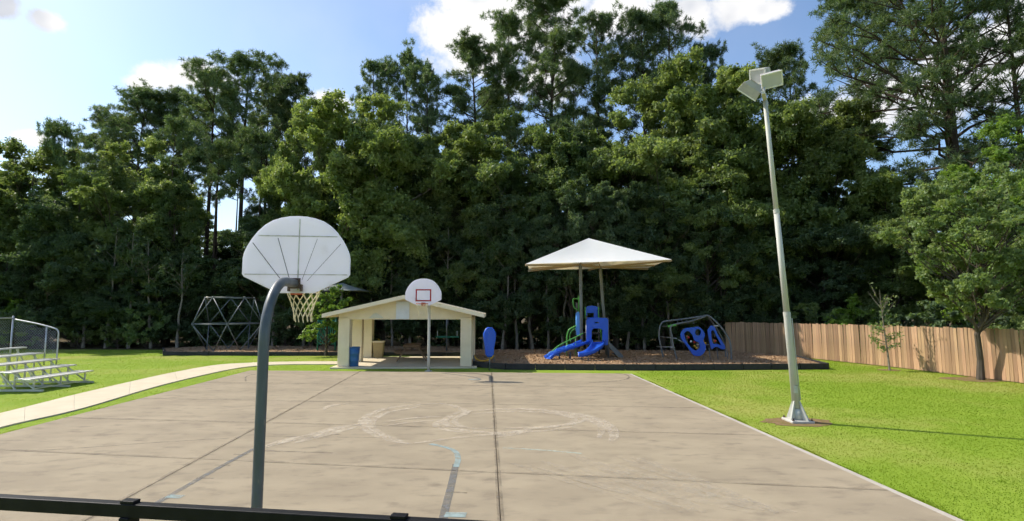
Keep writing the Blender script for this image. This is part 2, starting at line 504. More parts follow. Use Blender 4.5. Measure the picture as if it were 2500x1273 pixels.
def leafmat(name, a, b, c, t=0.50, tc=(1.18, 1.18, 0.58), ov=0.2):
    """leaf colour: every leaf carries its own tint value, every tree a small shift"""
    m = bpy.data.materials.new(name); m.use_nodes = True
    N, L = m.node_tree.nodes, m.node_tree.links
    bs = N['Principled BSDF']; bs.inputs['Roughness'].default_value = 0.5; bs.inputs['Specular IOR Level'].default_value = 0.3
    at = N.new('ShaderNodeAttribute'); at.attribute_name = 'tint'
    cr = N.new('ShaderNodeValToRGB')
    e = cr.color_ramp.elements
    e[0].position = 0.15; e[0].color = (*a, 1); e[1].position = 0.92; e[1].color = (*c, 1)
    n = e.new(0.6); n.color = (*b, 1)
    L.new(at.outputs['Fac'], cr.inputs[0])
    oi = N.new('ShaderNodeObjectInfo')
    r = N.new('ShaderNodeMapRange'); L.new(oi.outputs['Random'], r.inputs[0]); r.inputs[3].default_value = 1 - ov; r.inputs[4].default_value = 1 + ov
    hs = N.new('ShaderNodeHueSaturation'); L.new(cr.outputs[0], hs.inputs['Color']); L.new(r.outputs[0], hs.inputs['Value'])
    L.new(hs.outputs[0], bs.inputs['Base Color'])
    tr = N.new('ShaderNodeBsdfTranslucent')
    mm = N.new('ShaderNodeMix'); mm.data_type = 'RGBA'; mm.blend_type = 'MULTIPLY'; mm.inputs['Factor'].default_value = 1.0
    L.new(hs.outputs[0], mm.inputs['A']); mm.inputs['B'].default_value = (*tc, 1)
    L.new(mm.outputs['Result'], tr.inputs[0])
    mx = N.new('ShaderNodeMixShader'); mx.inputs[0].default_value = t
    L.new(bs.outputs[0], mx.inputs[1]); L.new(tr.outputs[0], mx.inputs[2]); L.new(mx.outputs[0], N['Material Output'].inputs['Surface'])
    return m
M['leaf'] = leafmat('leaf_broad', (0.122, 0.192, 0.072), (0.170, 0.248, 0.092), (0.285, 0.355, 0.16))
M['leaf_dark'] = leafmat('leaf_shade', (0.074, 0.122, 0.064), (0.102, 0.156, 0.078), (0.17, 0.225, 0.118))  # darker copy of the broad leaf: shade of the woods put into the colour
M['leaf_bright'] = leafmat('leaf_bright', (0.165, 0.275, 0.050), (0.190, 0.305, 0.062), (0.24, 0.335, 0.09), ov=0.08)
M['leaf_olive'] = leafmat('leaf_olive', (0.134, 0.188, 0.068), (0.182, 0.242, 0.088), (0.285, 0.345, 0.14))
M['leaf_lit_tone'] = leafmat('leaf_lit_tone', (0.168, 0.238, 0.074), (0.225, 0.298, 0.100), (0.33, 0.39, 0.165), ov=0.1)  # lighter copy of the broad leaf: sunlight on the crowns mixed into the colour
M['leaf_near'] = leafmat('leaf_near', (0.160, 0.232, 0.092), (0.200, 0.275, 0.110), (0.29, 0.35, 0.16), ov=0.05)
M['needle'] = leafmat('pine_needle', (0.092, 0.148, 0.072), (0.124, 0.184, 0.086), (0.19, 0.24, 0.105), t=0.40)

# ------------------------------------------------------------------ setting: ground, court, path, mulch
g = MB(); g.add([(-400, -60, 0), (400, -60, 0), (400, 600, 0), (-400, 600, 0)], [(0, 1, 2, 3)])
tag(g.build('ground', M['lawn']), 'bright green mown lawn around the court', 'lawn', kind='structure')
wf = MB()
wfp = [(-120, 41), (-40, 36.0), (-22, 35.2), (-15, 34.8), (-6, 34.2), (4, 34), (12, 33.6), (15.2, 31.5), (17.6, 27.6), (19.5, 20), (20, 12), (120, 12), (120, 200), (-120, 200)]
wf.prism(wfp, -0.05, 0.012)
tag(wf.build('woodland_floor', M['litter']), 'dark leaf litter under the woods', 'ground', kind='structure')

def isect(a, b, c, d):
    r, s = b - a, d - c
    den = r.x * s.y - r.y * s.x
    t = ((c - a).x * s.y - (c - a).y * s.x) / den
    return a + r * t
court = bpy.data.objects.new('basketball_court', None); link(court)
tag(court, 'weathered concrete basketball court with scuffed tyre circles', 'court', kind='structure')
LL = [(G(0, 1065), G(610, 907)), (G(325, 1215), G(870, 915)), (G(1222, 1273), G(1200, 915)), (G(2320, 1273), G(1535, 915))]
TL = []
for c, ang in ((G(1210, 1500), -6.5), (G(1218, 1161), -8.5), (G(1214, 1052), -6.5), (G(1210, 992), -5.5), (G(1205, 946), -4.6)):
    d = Vector((math.cos(math.radians(ang)), math.sin(math.radians(ang)), 0))
    TL.append((c, c + d))
TL.append((G(610, 907), G(1535, 915)))
GR = [[isect(*l, *t) for l in LL] for t in TL]
ZC = 0.04
for j in range(5):
    for i in range(3):
        q = [GR[j][i], GR[j][i + 1], GR[j + 1][i + 1], GR[j + 1][i]]
        c = sum(q, Vector()) / 4
        poly = []
        for p in q:
            d = p - c
            poly.append(((p - d.normalized() * 0.009).x, (p - d.normalized() * 0.009).y))
        m = MB(); m.prism(poly, -0.06, ZC + 0.004 * ((i * 7 + j * 3) % 3) * 0.4)
        m.build('slab', M['concrete'], court, bevel=0.005)
m = MB(); m.prism([(p.x, p.y) for p in (GR[0][0], GR[0][3], GR[5][3], GR[5][0])], -0.05, 0.022)
m.build('joint_bed', M['dirt'], court)
# pale raw-edged kerb strip along the right side of the court
a, b = GR[0][3], GR[5][3]
d = (b - a).normalized(); nrm = Vector((d.y, -d.x, 0))
m = MB(); m.prism([((a + nrm * .01).x, (a + nrm * .01).y), ((a + nrm * .11).x, (a + nrm * .11).y), ((b + nrm * .11).x, (b + nrm * .11).y), ((b + nrm * .01).x, (b + nrm * .01).y)], -0.05, ZC - 0.006)
m.build('edge_strip', M['edge'], court)

def strip(name, pts, w, material, parent, z, taper=False):
    pts = [Vector((p[0], p[1], 0)) for p in pts]
    vs, fs = [], []
    n = len(pts)
    for i, p in enumerate(pts):
        t = (pts[min(i + 1, n - 1)] - pts[max(i - 1, 0)]).normalized()
        s = Vector((-t.y, t.x, 0))
        ww = w * (math.sin(math.pi * (i + 0.4) / (n - 0.2)) ** 0.5 if taper else 1.0) * 0.5
        vs += [(p + s * ww)[:2] + (z,), (p - s * ww)[:2] + (z,)]
    for i in range(n - 1):
        fs.append((2 * i, 2 * i + 1, 2 * i + 3, 2 * i + 2))
    m = MB(); m.add(vs, fs)
    return m.build(name, material, parent)

D_blue = decal('worn_line_blue', (0.30, 0.39, 0.38), 0.55, 5)
D_grey = decal('worn_line_grey', (0.15, 0.15, 0.145), 0.55, 5)
D_dark = decal('worn_line_dark', (0.17, 0.14, 0.11), 0.34, 4)
D_pale = decal('tyre_scuff_pale', (0.56, 0.48, 0.365), 0.40, 4)
D_pale2 = decal('tyre_scuff_faint', (0.50, 0.43, 0.32), 0.07, 4)
D_stain = decal('stain', (0.16, 0.13, 0.10), 0.14, 3)
zz = ZC + 0.0065
def gp(l, n=8):
    return [tuple(p) for p in smooth_path([G(x, y) for x, y in l], n)]
strip('painted_line', gp([(1078, 1300), (1086, 1255), (1101, 1195), (1113, 1140)]), 0.11, D_grey, court, zz)
strip('painted_line', gp([(1113, 1148), (1118, 1128), (1112, 1110), (1090, 1099), (1050, 1090)]), 0.10, D_blue, court, zz + .0004)
strip('painted_line', gp([(300, 1282), (412, 1220), (520, 1157), (620, 1102)]), 0.09, D_grey, court, zz)
strip('painted_line', gp([(620, 1102), (680, 1088), (760, 1074), (830, 1066)]), 0.05, D_dark, court, zz)
strip('painted_line', gp([(1228, 1100), (1330, 1106), (1420, 1114)]), 0.06, decal('worn_line_pale', (0.50, 0.60, 0.52), 0.4, 5), court, zz)
for x0, y0, x1, y1 in ((570, 1116, 606, 1117), (525, 1143, 562, 1144), (478, 1175, 522, 1176), (1106, 1210, 1140, 1212), (645, 1107, 812, 1113)):
    strip('painted_line', [G(x0, y0), G(x1, y1)], 0.05, D_dark, court, zz + .0008)
strip('painted_line', [G(1086, 1266), G(1138, 1267)], 0.16, D_blue, court, zz + .0012)
strip('painted_line', [G(408, 1220), G(445, 1222)], 0.13, D_blue, court, zz + .0012)
strip('painted_line', gp([(1440, 938), (1510, 933), (1535, 926), (1528, 918), (1500, 914)]), 0.09, D_dark, court, zz)
strip('painted_line', gp([(1078, 914), (1150, 923), (1172, 930), (1150, 934)]), 0.10, D_grey, court, zz)
strip('painted_line', [G(1143, 930), G(1172, 929)], 0.22, D_blue, court, zz + .0012)
strip('painted_line', gp([(60, 1108), (200, 1100), (360, 1088), (560, 1076)]), 0.035, D_dark, court, zz)
strip('painted_line', gp([(640, 1071), (800, 1073), (960, 1075)]), 0.03, D_dark, court, zz)
strip('painted_line', gp([(600, 935), (603, 922), (640, 915)]), 0.06, D_dark, court, zz)
scuffs = [
    ([(1010, 993), (940, 1003), (897, 1022), (886, 1040), (905, 1060), (950, 1080), (1000, 1090)], .12),
    ([(1030, 997), (955, 1010), (915, 1027), (906, 1045), (930, 1066), (985, 1084)], .10),
    ([(1000, 1090), (1060, 1082), (1140, 1072), (1230, 1064), (1290, 1054)], .07),
    ([(1010, 993), (1070, 990), (1115, 998), (1135, 1008), (1130, 1018), (1095, 1028), (1065, 1042), (1090, 1056), (1160, 1064)], .11),
    ([(1130, 1008), (1100, 1020), (1085, 1036), (1110, 1052), (1190, 1062), (1250, 1060), (1290, 1053)], .10),
    ([(1150, 1010), (1120, 1022), (1110, 1038), (1140, 1050), (1200, 1052)], .08),
    ([(1130, 1010), (1220, 1004), (1320, 1006), (1400, 1018), (1450, 1034), (1470, 1052), (1462, 1075)], .13),
    ([(1150, 1016), (1250, 1010), (1340, 1013), (1400, 1026), (1395, 1040), (1330, 1048), (1240, 1050)], .10),
    ([(1370, 1010), (1440, 1022), (1485, 1044), (1500, 1066), (1492, 1086)], .13),
    ([(1230, 1052), (1320, 1050), (1400, 1040), (1430, 1030)], .08),
    ([(1215, 1074), (1260, 1064), (1300, 1053)], .12),
    ([(1240, 1060), (1330, 1058), (1410, 1046)], .07),
    ([(886, 1040), (820, 1052), (760, 1070), (700, 1082), (640, 1100)], .16),
    ([(870, 1048), (800, 1066), (720, 1088)], .12),
    ([(792, 1006), (800, 998), (825, 993), (850, 991)], .09),
    ([(940, 1036), (1010, 1026), (1080, 1022)], .06),
    ([(925, 1048), (1010, 1036), (1080, 1031)], .05),
]
for k, (pl, w) in enumerate(scuffs):
    strip('tyre_mark', gp(pl), w * 2.0, D_pale, court, zz + .0006 + .0002 * k, taper=True)
rs = random.Random(5)
for k in range(13):
    u = rs.random()
    x0 = 1240 + 330 * rs.random()
    pl = [(x0, 1115 + 40 * u), (x0 + 120 + 60 * u, 1165 + 40 * u), (x0 + 330 + 90 * u, 1262)]
    strip('tyre_mark', gp(pl), 0.10 + .20 * rs.random(), D_pale2, court, zz + .0042 + .0002 * k, taper=True)

# dirt caught along the joints
for l in (LL[1], LL[2]):
    a_, b_ = isect(*l, *TL[0]), isect(*l, *TL[5])
    strip('joint_stain', [a_.lerp(b_, i / 12) for i in range(13)], 0.09, decal('joint_stain', (0.16, 0.125, 0.085), 0.12, 3), court, zz + .0072)
for t_ in TL[1:5]:
    a_, b_ = isect(*LL[0], *t_), isect(*LL[3], *t_)
    strip('joint_stain', [a_.lerp(b_, i / 12) for i in range(13)], 0.08, decal('joint_stain', (0.16, 0.125, 0.085), 0.06, 2), court, zz + .0076)

# curved path
top = [(-350, 1092), (0, 1012), (200, 962), (400, 916), (520, 894), (600, 888), (690, 885), (826, 884)]
bot = [(-350, 1152), (0, 1047), (200, 1000), (400, 941), (560, 904), (640, 894), (720, 891), (826, 891)]
tp, bp_ = smooth_path([G(*p) for p in top], 8), smooth_path([G(*p) for p in bot], 8)
path = bpy.data.objects.new('path', None); link(path); tag(path, 'pale concrete path curving to the pavilion', 'path', kind='structure')
nseg = 11
def along(pl, t):
    f = t * (len(pl) - 1); i = min(int(f), len(pl) - 2)
    return pl[i].lerp(pl[i + 1], f - i)
for k in range(nseg):
    t0, t1 = k / nseg + 0.0003, (k + 1) / nseg - 0.0003
    poly = [along(bp_, t0 + (t1 - t0) * i / 5) for i in range(6)] + [along(tp, t1 - (t1 - t0) * i / 5) for i in range(6)]
    m = MB(); m.prism([(p.x, p.y) for p in poly], -0.05, 0.035); m.build('slab', M['path'], path, bevel=0.008)

m = MB(); m.prism([(p.x, p.y) for p in bp_] + [(p.x, p.y) for p in reversed(tp)], -0.05, 0.026); m.build('joint_bed', M['edge'], path)
# mulch pads
pad_main = [G(1158, 893), G(1235, 899), G(1600, 901), G(2018, 899), G(1942, 878), Vector((13.0, 31.5, 0)), Vector((4, 33.2, 0)), Vector((-2.6, 33, 0)), Vector((-2.4, 29, 0))]
m = MB(); m.prism([(p.x, p.y) for p in pad_main], -0.05, 0.17)
tag(m.build('mulch_bed', M['mulch']), 'brown wood mulch bed under the blue play equipment', 'mulch', kind='structure')
pad_left = [G(400, 866), G(620, 867), G(840, 867), G(1140, 868), Vector((-2.9, 36.5, 0)), Vector((-20, 37, 0)), Vector((-22.3, 34.5, 0))]
m = MB(); m.prism([(p.x, p.y) for p in pad_left], -0.05, 0.15)
tag(m.build('mulch_bed', M['mulch']), 'shaded mulch bed under the tubular dome climber', 'mulch', kind='structure')
# soil rings
def soil(c, r, seed, sx=1.0):
    q = random.Random(seed)
    poly = [(c.x + sx * r * (.8 + .35 * q.random()) * math.cos(a * math.pi / 9), c.y + r * (.8 + .35 * q.random()) * math.sin(a * math.pi / 9)) for a in range(18)]
    m = MB(); m.prism(poly, -0.02, 0.008)
    tag(m.build('soil_patch', M['bare']), 'bare brown soil ring', 'soil', kind='structure')
soil(G(1950, 1031), 0.55, 1, 1.5); soil(G(2394, 927), 0.8, 2, 1.6); soil(G(2170, 904), 0.35, 3, 1.4)

# ------------------------------------------------------------------ wooden fence
FP = [Vector(p) for p in ((18.5, 13.0, 0), (18.3, 15.5, 0), (18.12, 18.5, 0), (17.9, 20.5, 0), (17.3, 24.4, 0), (16.7, 26.4, 0), (15.7, 29.6, 0), (14.4, 32.4, 0), (13.4, 34.0, 0))]
FP = smooth_path(FP, 8)
cum = [0.0]
for i in range(len(FP) - 1):
    cum.append(cum[-1] + (FP[i + 1] - FP[i]).length)
def on_fence(s):
    for i in range(len(FP) - 1):
        if s <= cum[i + 1] or i == len(FP) - 2:
            t = (s - cum[i]) / (cum[i + 1] - cum[i])
            return FP[i].lerp(FP[i + 1], t), (FP[i + 1] - FP[i]).normalized()
fence = thing('wooden_fence', 'tall cedar board fence along the right edge of the lawn', 'fence', FP[0])
bm_ = MB(); bm_.box((0, 0, .98), (.138, .018, 1.90)); bmesh_board = bm_.mesh('board'); bmesh_board.materials.append(M['fence'])
rf = random.Random(11)
s, i = 0.08, 0
while s < cum[-1] - .08:
    p, t = on_fence(s)
    o = link(bpy.data.objects.new('board', bmesh_board), fence)
    nrm = Vector((-t.y, t.x, 0))
    o.location = p - FP[0] + nrm * (0.010 * rf.random())
    o.rotation_euler = (rf.uniform(-.008, .008), rf.uniform(-.010, .010), math.atan2(t.y, t.x) + rf.uniform(-.04, .04))
    o.scale = (rf.uniform(.94, 1.0), 1, rf.uniform(.985, 1.015) * (1.0 - .0022 * s))
    s += 0.146
for k in range(0, 7):
    p, t = on_fence(min(k * 2.9 + .2, cum[-1] - .1))
    n = Vector((t.y, -t.x, 0))
    m = MB(FP[0]); c = p + n * .09; m.box((c.x, c.y, .92), (.09, .09, 1.84)); m.build('post', M['fence_rail'], fence)
for zr in (.35, 1.0, 1.65):
    m = MB(FP[0])
    for i in range(0, len(FP) - 4, 4):
        a, b = FP[i], FP[i + 4]
        n = Vector(((b - a).y, -(b - a).x, 0)).normalized() * .035
        m.bar(a + n + Vector((0, 0, zr)), b + n + Vector((0, 0, zr)), .035, .085)
    m.build('rail', M['fence_rail'], fence)

# ------------------------------------------------------------------ basketball hoops
def hoop(label, base, rotz, arm, dz, pole_m, back_rods, pole_r=0.057, nz=2.95, bendr=.72, square=True):
    t = thing('basketball_hoop', label, 'basketball hoop', base, rotz)
    z0 = ZC
    pts = [(0, 0, z0), (0, 0, .6), (0, 0, 1.2), (0, 0, nz - bendr + dz)]
    for k in range(1, 11):
        a = k / 10 * math.pi / 2
        pts.append((0, bendr * (1 - math.cos(a)), nz + dz - bendr + bendr * math.sin(a)))
    pts.append((0, arm - .10, nz + dz))
    m = MB(); m.tube(pts, pole_r, 18); m.build('pole', pole_m, t, smooth=True)
    m = MB(); m.lathe((0, 0, z0), [(.16, 0), (.16, .015), (.075, .02), (.07, .05)], 16); m.build('base_plate', pole_m, t)
    # mounting bracket between pole end and board
    m = MB(); m.box((0, arm - .095, nz + dz), (.15, .014, .14)); m.bar((-.08, arm - .09, nz + dz - .06), (-.08, arm - .02, nz + dz - .06), .02, .09); m.bar((.08, arm - .09, nz + dz - .06), (.08, arm - .02, nz + dz - .06), .02, .09)
    m.build('bracket', M['rust'], t)
    # fan-shaped board
    k = 1.379 / 250
    zt = 3.86 + dz
    half = [(0, 0), (20, 1), (40, 5), (60, 12), (77, 23), (93, 39), (106, 57), (116, 75), (123, 92), (125, 104), (125, 142), (121, 148), (42, 187)]
    outer = [(x * k, zt - y * k) for x, y in half] + [(-x * k, zt - y * k) for x, y in reversed(half[1:])]
    bd = plate('backboard', outer, [], .026, M['board'], t, Matrix.Translation((0, arm, 0)), bevel=.006)
    if back_rods:
        yb = arm - .021
        def zx(px, py):
            return Vector(((px - 725) * k, yb, zt - (py - 525) * k))
        for a, b, w in (((729, 532), (729, 706), .014), ((634, 574), (819, 574), .014), ((606, 668), (845, 668), .012)):
            m = MB(); m.bar(zx(*a), zx(*b), .012, w, up=(0, -1, 0)) if False else m.bar(zx(*a), zx(*b), w, .012, up=(0, -1, 0)); m.build('rib', M['rib'], bd)
        for a, b in (((622, 592), (694, 684)), ((680, 580), (712, 682)), ((828, 592), (752, 684)), ((772, 580), (740, 682))):
            m = MB(); m.tube([zx(*a) + Vector((0, -.012, 0)), zx(*b) + Vector((0, -.035, 0))], .0050 if a[0] < 725 else .0028, 6); m.build('brace_rod', M['rod'], bd)
    if square:
        yf = arm + .0165
        zb = 3.0 + dz
        for c, s in (((0, zb + .01), (.60, .05)), ((0, zb + .43), (.60, .05)), ((-.275, zb + .22), (.05, .37)), ((.275, zb + .22), (.05, .37))):
            m = MB(); m.box((c[0], yf, c[1]), (s[0], .004, s[1])); m.build('target_stripe', M['red'], bd)
    # rim
    zr = 2.90 + dz
    cy = arm + .16 + .225
    m = MB()
    m.tube([(.225 * math.cos(2 * math.pi * i / 28), cy + .225 * math.sin(2 * math.pi * i / 28), zr) for i in range(29)], .010, 8)
    m.box((0, arm + .02, zr - .03), (.15, .012, .14))
    for sx in (-1, 1):
        m.tube([(sx * .06, arm + .02, zr - .09), (sx * .13, cy - .19, zr - .005)], .008, 6)
        m.tube([(sx * .06, arm + .02, zr), (sx * .10, cy - .205, zr)], .009, 6)
    m.build('rim', M['rim'], t, smooth=True)
    m = MB(); n = 12
    rows = [(.222, zr - .01), (.205, zr - .09), (.175, zr - .17), (.145, zr - .25), (.125, zr - .33), (.118, zr - .41)]
    rq = random.Random(3)
    for i in range(len(rows) - 1):
        for q in range(n):
            a0 = 2 * math.pi * (q + .5 * (i % 2)) / n
            for sg in (-1, 1):
                a1 = a0 + sg * math.pi / n
                (r0, za), (r1, zb_) = rows[i], rows[i + 1]
                m.tube([(r0 * math.cos(a0), cy + r0 * math.sin(a0), za), (r1 * math.cos(a1), cy + r1 * math.sin(a1), zb_ + rq.uniform(-.008, .008))], .0062, 4, caps=False)
    for q in range(n):
        a0 = 2 * math.pi * (q + .5) / n
        m.tube([(.118 * math.cos(a0), cy + .118 * math.sin(a0), zr - .41), (.115 * math.cos(a0) + .01, cy + .115 * math.sin(a0), zr - .45 - .03 * rq.random())], .007, 4)
    m.build('net', M['net'], t)
    return t
Yp = 5.94
pb = Vector((XA(622, Yp, 0), Yp, 0))
bc_ = Vector((XA(726, 7.14, 3.3), 7.14, 0))
dv = bc_ - pb
hoop('near basketball hoop seen from behind on a blue-grey gooseneck pole', pb, math.atan2(dv.y, dv.x) - math.pi / 2, dv.length, 0.0, M['pole_blue'], True, square=False)
pf = G(1046, 909)
bf = Vector((XA(1034, 20.6, 3.3), 20.6, 0))
dv = bf - pf
hoop('far basketball hoop with red target square in front of the pavilion', pf, math.atan2(dv.y, dv.x) - math.pi / 2, dv.length, -0.06, M['lightpole'], False, pole_r=.058)

# ------------------------------------------------------------------ foreground railing
ra, rb = G(0, 1210, 1.30), G(1130, 1273, 1.30)
rd = (rb - ra).normalized()
A, B = ra - rd * 1.6, rb + rd * 2.2
rl = thing('black_railing', 'black metal railing crossing the lower left foreground', 'railing', (A.x, A.y, 0))
o0 = (A.x, A.y, 0)
m = MB(o0); m.bar(A - Vector((0, 0, .044)), B - Vector((0, 0, .044)), .07, .088); m.build('top_rail', M['rail'], rl, bevel=.006)
m = MB(o0); m.bar(A - Vector((0, 0, 1.12)), B - Vector((0, 0, 1.12)), .045, .05); m.build('bottom_rail', M['rail'], rl, bevel=.005)
def on_rail(px):
    best = None
    for i in range(400):
        p = A.lerp(B, i / 399)
        dep = p.y * CT + (p.z - CAMH) * ST
        x = 1250 + FPX * p.x / dep
        if best is None or abs(x - px) < best[0]:
            best = (abs(x - px), p)
    return best[1]
p1, p2 = on_rail(316), on_rail(975)
stepv = p2 - p1
for k in (-1, 0, 1, 2):
    p = p1 + stepv * k
    m = MB(o0); m.bar(Vector((p.x, p.y, 0)), Vector((p.x, p.y, 1.215)), .075, .098, up=(-rd.y, rd.x, 0)); m.build('post', M['rail'], rl, bevel=.006)
    m = MB(o0); m.bar(p + Vector((0, 0, .010)) - rd * .052, p + Vector((0, 0, .010)) + rd * .052, .062, .020); m.build('cap_plate', M['rail'], rl, bevel=.005)

# ------------------------------------------------------------------ light pole
lb = G(1948, 1030)
lp = thing('light_pole', 'tall pale pole with three floodlights leaning left over the lawn', 'light pole', lb)
lean = Vector(((XA(1868, lb.y, 7.6) - lb.x) / ZA(240, lb.y), 0.0, 1.0))
def lz(z, dx=0, dy=0):
    return Vector((lean.x * z + dx, lean.y * z + dy, z))
zT = ZA(240, lb.y)
m = MB(); m.tube([lz(.25), lz(2.45), lz(2.55)], [.088, .077, .077], 16); m.build('lower_shaft', M['lightpole'], lp, smooth=True)
m = MB(); m.tube([lz(2.5), lz(5.0)], [.070, .063], 16); m.build('middle_shaft', M['lightpole'], lp, smooth=True)
m = MB(); m.tube([lz(4.95), lz(zT)], [.057, .051], 16); m.build('upper_shaft', M['lightpole'], lp, smooth=True)
for zc, r in ((2.5, .081), (4.97, .068)):
    m = MB(); m.tube([lz(zc - .05), lz(zc + .05)], r, 16); m.build('sleeve_ring', M['lightpole'], lp)
m = MB()
m.box((0, 0, .03), (.52, .52, .06))
m.build('footing', M['footing'], lp, bevel=.02)
m = MB()
for a in range(4):
    d = Vector((math.cos(a * math.pi / 2 + .5), math.sin(a * math.pi / 2 + .5), 0))
    n = Vector((-d.y, d.x, 0)) * .018
    tri = [d * .10 + Vector((0, 0, .06)), d * .27 + Vector((0, 0, .06)), d * .25 + Vector((0, 0, .12)), d * .09 + Vector((-.02, 0, .48))]
    m.add([q + n for q in tri] + [q - n for q in tri], [(0, 1, 2, 3), (7, 6, 5, 4), (0, 4, 5, 1), (1, 5, 6, 2), (2, 6, 7, 3), (3, 7, 4, 0)])
m.build('gusset', M['lightpole'], lp)
m = MB(); m.tube([lz(.06), lz(.30)], [.15, .10], 16); m.build('base_flare', M['lightpole'], lp, smooth=True)
for a in range(4):
    d = Vector((math.cos(a * math.pi / 2 + .785), math.sin(a * math.pi / 2 + .785), 0)) * .30
    m = MB(); m.tube([d + Vector((0, 0, .05)), d + Vector((0, 0, .115))], .016, 6); m.lathe(d + Vector((0, 0, .06)), [(.03, 0), (.03, .02), (.01, .022)], 6); m.build('anchor_bolt', M['rust'], lp)
m = MB(); m.box(lz(.75) + Vector((-.02, -.094, 0)), (.09, .012, .17)); m.build('hand_hole_cover', M['galv'], lp, bevel=.004)
m = MB(); m.tube([lz(.5) + Vector((.096, -.03, 0)), lz(2.4) + Vector((.092, -.03, 0))], .012, 6); m.build('conduit', M['galv'], lp)
at = lz(zT - .02)
arm_d = Vector((.38, .66, .0))
ca, cb = at - arm_d * .62, at + arm_d * .62
m = MB(); m.bar(ca, cb, .09, .09); m.build('crossarm', M['lightpole'], lp, bevel=.01)
m = MB(); m.tube([at, at + Vector((-.01, 0, .42))], .026, 8); m.build('tenon', M['galv'], lp)
def flood(c, aim, w, h, d, roll=0.0):
    aim = Vector(aim).normalized()
    x = Vector((0, 0, 1)).cross(aim).normalized()
    z = aim.cross(x)
    R = Matrix((x, aim, z)).transposed()
    R = R @ Matrix.Rotation(roll, 3, 'Y')
    c = Vector(c)
    m = MB()
    f_, b_ = d / 2, -d / 2
    vs = [c + R @ Vector((sx * w / 2 * k, y, sz * h / 2 * k)) for y, k in ((b_, .55), (-.1 * d, .92), (f_, 1.0)) for sx, sz in ((-1, -1), (1, -1), (1, 1), (-1, 1))]
    fs = [(0, 1, 2, 3)] + [(r * 4 + k, r * 4 + (k + 1) % 4, (r + 1) * 4 + (k + 1) % 4, (r + 1) * 4 + k) for r in range(2) for k in range(4)]
    fs = [tuple(reversed(q)) for q in fs]
    m.add(vs, fs)
    hd = m.build('floodlight', M['lamp_box'], lp, bevel=.012)
    m = MB(); m.box(c + R @ Vector((0, f_ + .004, 0)), (w * .90, .01, h * .90), R); m.build('lens', M['lamp_glass'], hd)
    m = MB()
    for sx, sz, sw, sh in ((0, 1, w, .035), (0, -1, w, .035), (1, 0, .035, h), (-1, 0, .035, h)):
        m.box(c + R @ Vector((sx * (w / 2 - .015), f_ + .006, sz * (h / 2 - .015))), (sw, .03, sh if sx == 0 else h - .08), R)
    m.build('lens_frame', M['white'], hd)
    return R
fc = [P(1834, 217, lb.y - .1) - lb, P(1860, 184, lb.y + .45) - lb, P(1881, 193, lb.y) - lb]
flood(fc[0], (-.55, .60, -.80), .42, .52, .34, .55)
flood(fc[1], (-.75, -.45, -.40), .42, .38, .40, .25)
flood(fc[2], (-.18, -.80, -.55), .48, .36, .32, -.18)
m = MB()
m.bar(ca + arm_d * .12, fc[0] + Vector((.12, .02, -.14)), .03, .05); m.bar(at + Vector((-.01, 0, .40)), fc[2] + Vector((0, .12, -.05)), .03, .05); m.bar(at + Vector((-.01, 0, .40)), fc[1] + Vector((0, 0, -.12)), .03, .05)
m.build('lamp_bracket', M['galv'], lp)

# ------------------------------------------------------------------ pavilion
FY, BY = 24.1, 29.2
def pav_x(px, Y):
    return XA(px, Y, 0)
fl, fr = pav_x(823, FY), pav_x(1150, FY)
W_ = fr - fl
yaw = math.radians(2.0)
po = Vector((fl, FY, 0))
pv = thing('pavilion', 'beige open-sided picnic pavilion with low gable roof', 'pavilion', po, yaw)
Dp = 5.0
m = MB(); m.box((W_ / 2, Dp / 2, .0), (W_ + .5, Dp + .5, .14)); m.build('floor_slab', M['path'], pv, bevel=.012)
zE = 2.17
pw = .50
for sx in (0, 1):
    for k, y in enumerate((pw / 2, Dp / 2, Dp - pw / 2)):
        x = pw / 2 if sx == 0 else W_ - pw / 2
        m = MB(); m.box((x, y, .07 + zE / 2), (pw, pw if k != 1 else .42, zE)); m.build('pillar', M['beige'], pv, bevel=.015)
apex_z, eave_z = 3.24, 2.42
hw = W_ / 2
rise = (apex_z - eave_z) / (hw + .55)
def rz(x):
    return apex_z - abs(x - hw) * rise
for y0 in (0.06, Dp - .16):
    gw = thing  # gable of vertical siding panels
    npan = 9
    root = None
    for k in range(npan):
        x0, x1 = k * W_ / npan + (.004 if k else 0), (k + 1) * W_ / npan - (.004 if k < npan - 1 else 0)
        xs = [x0, x1] if not (x0 < hw < x1) else [x0, hw, x1]
        poly = [(x0, zE), (x1, zE)] + [(x, rz(x) - .10) for x in reversed(xs)]
        plate('gable_panel', poly, [], .09, M['beige'], pv, Matrix.Translation((0, y0 + .05, 0)), bevel=.004)
for x in (pw / 2, W_ - pw / 2):
    m = MB(); m.box((x, Dp / 2, zE + .12), (.22, Dp - .45, .22)); m.build('side_beam', M['beige_trim'], pv, bevel=.01)
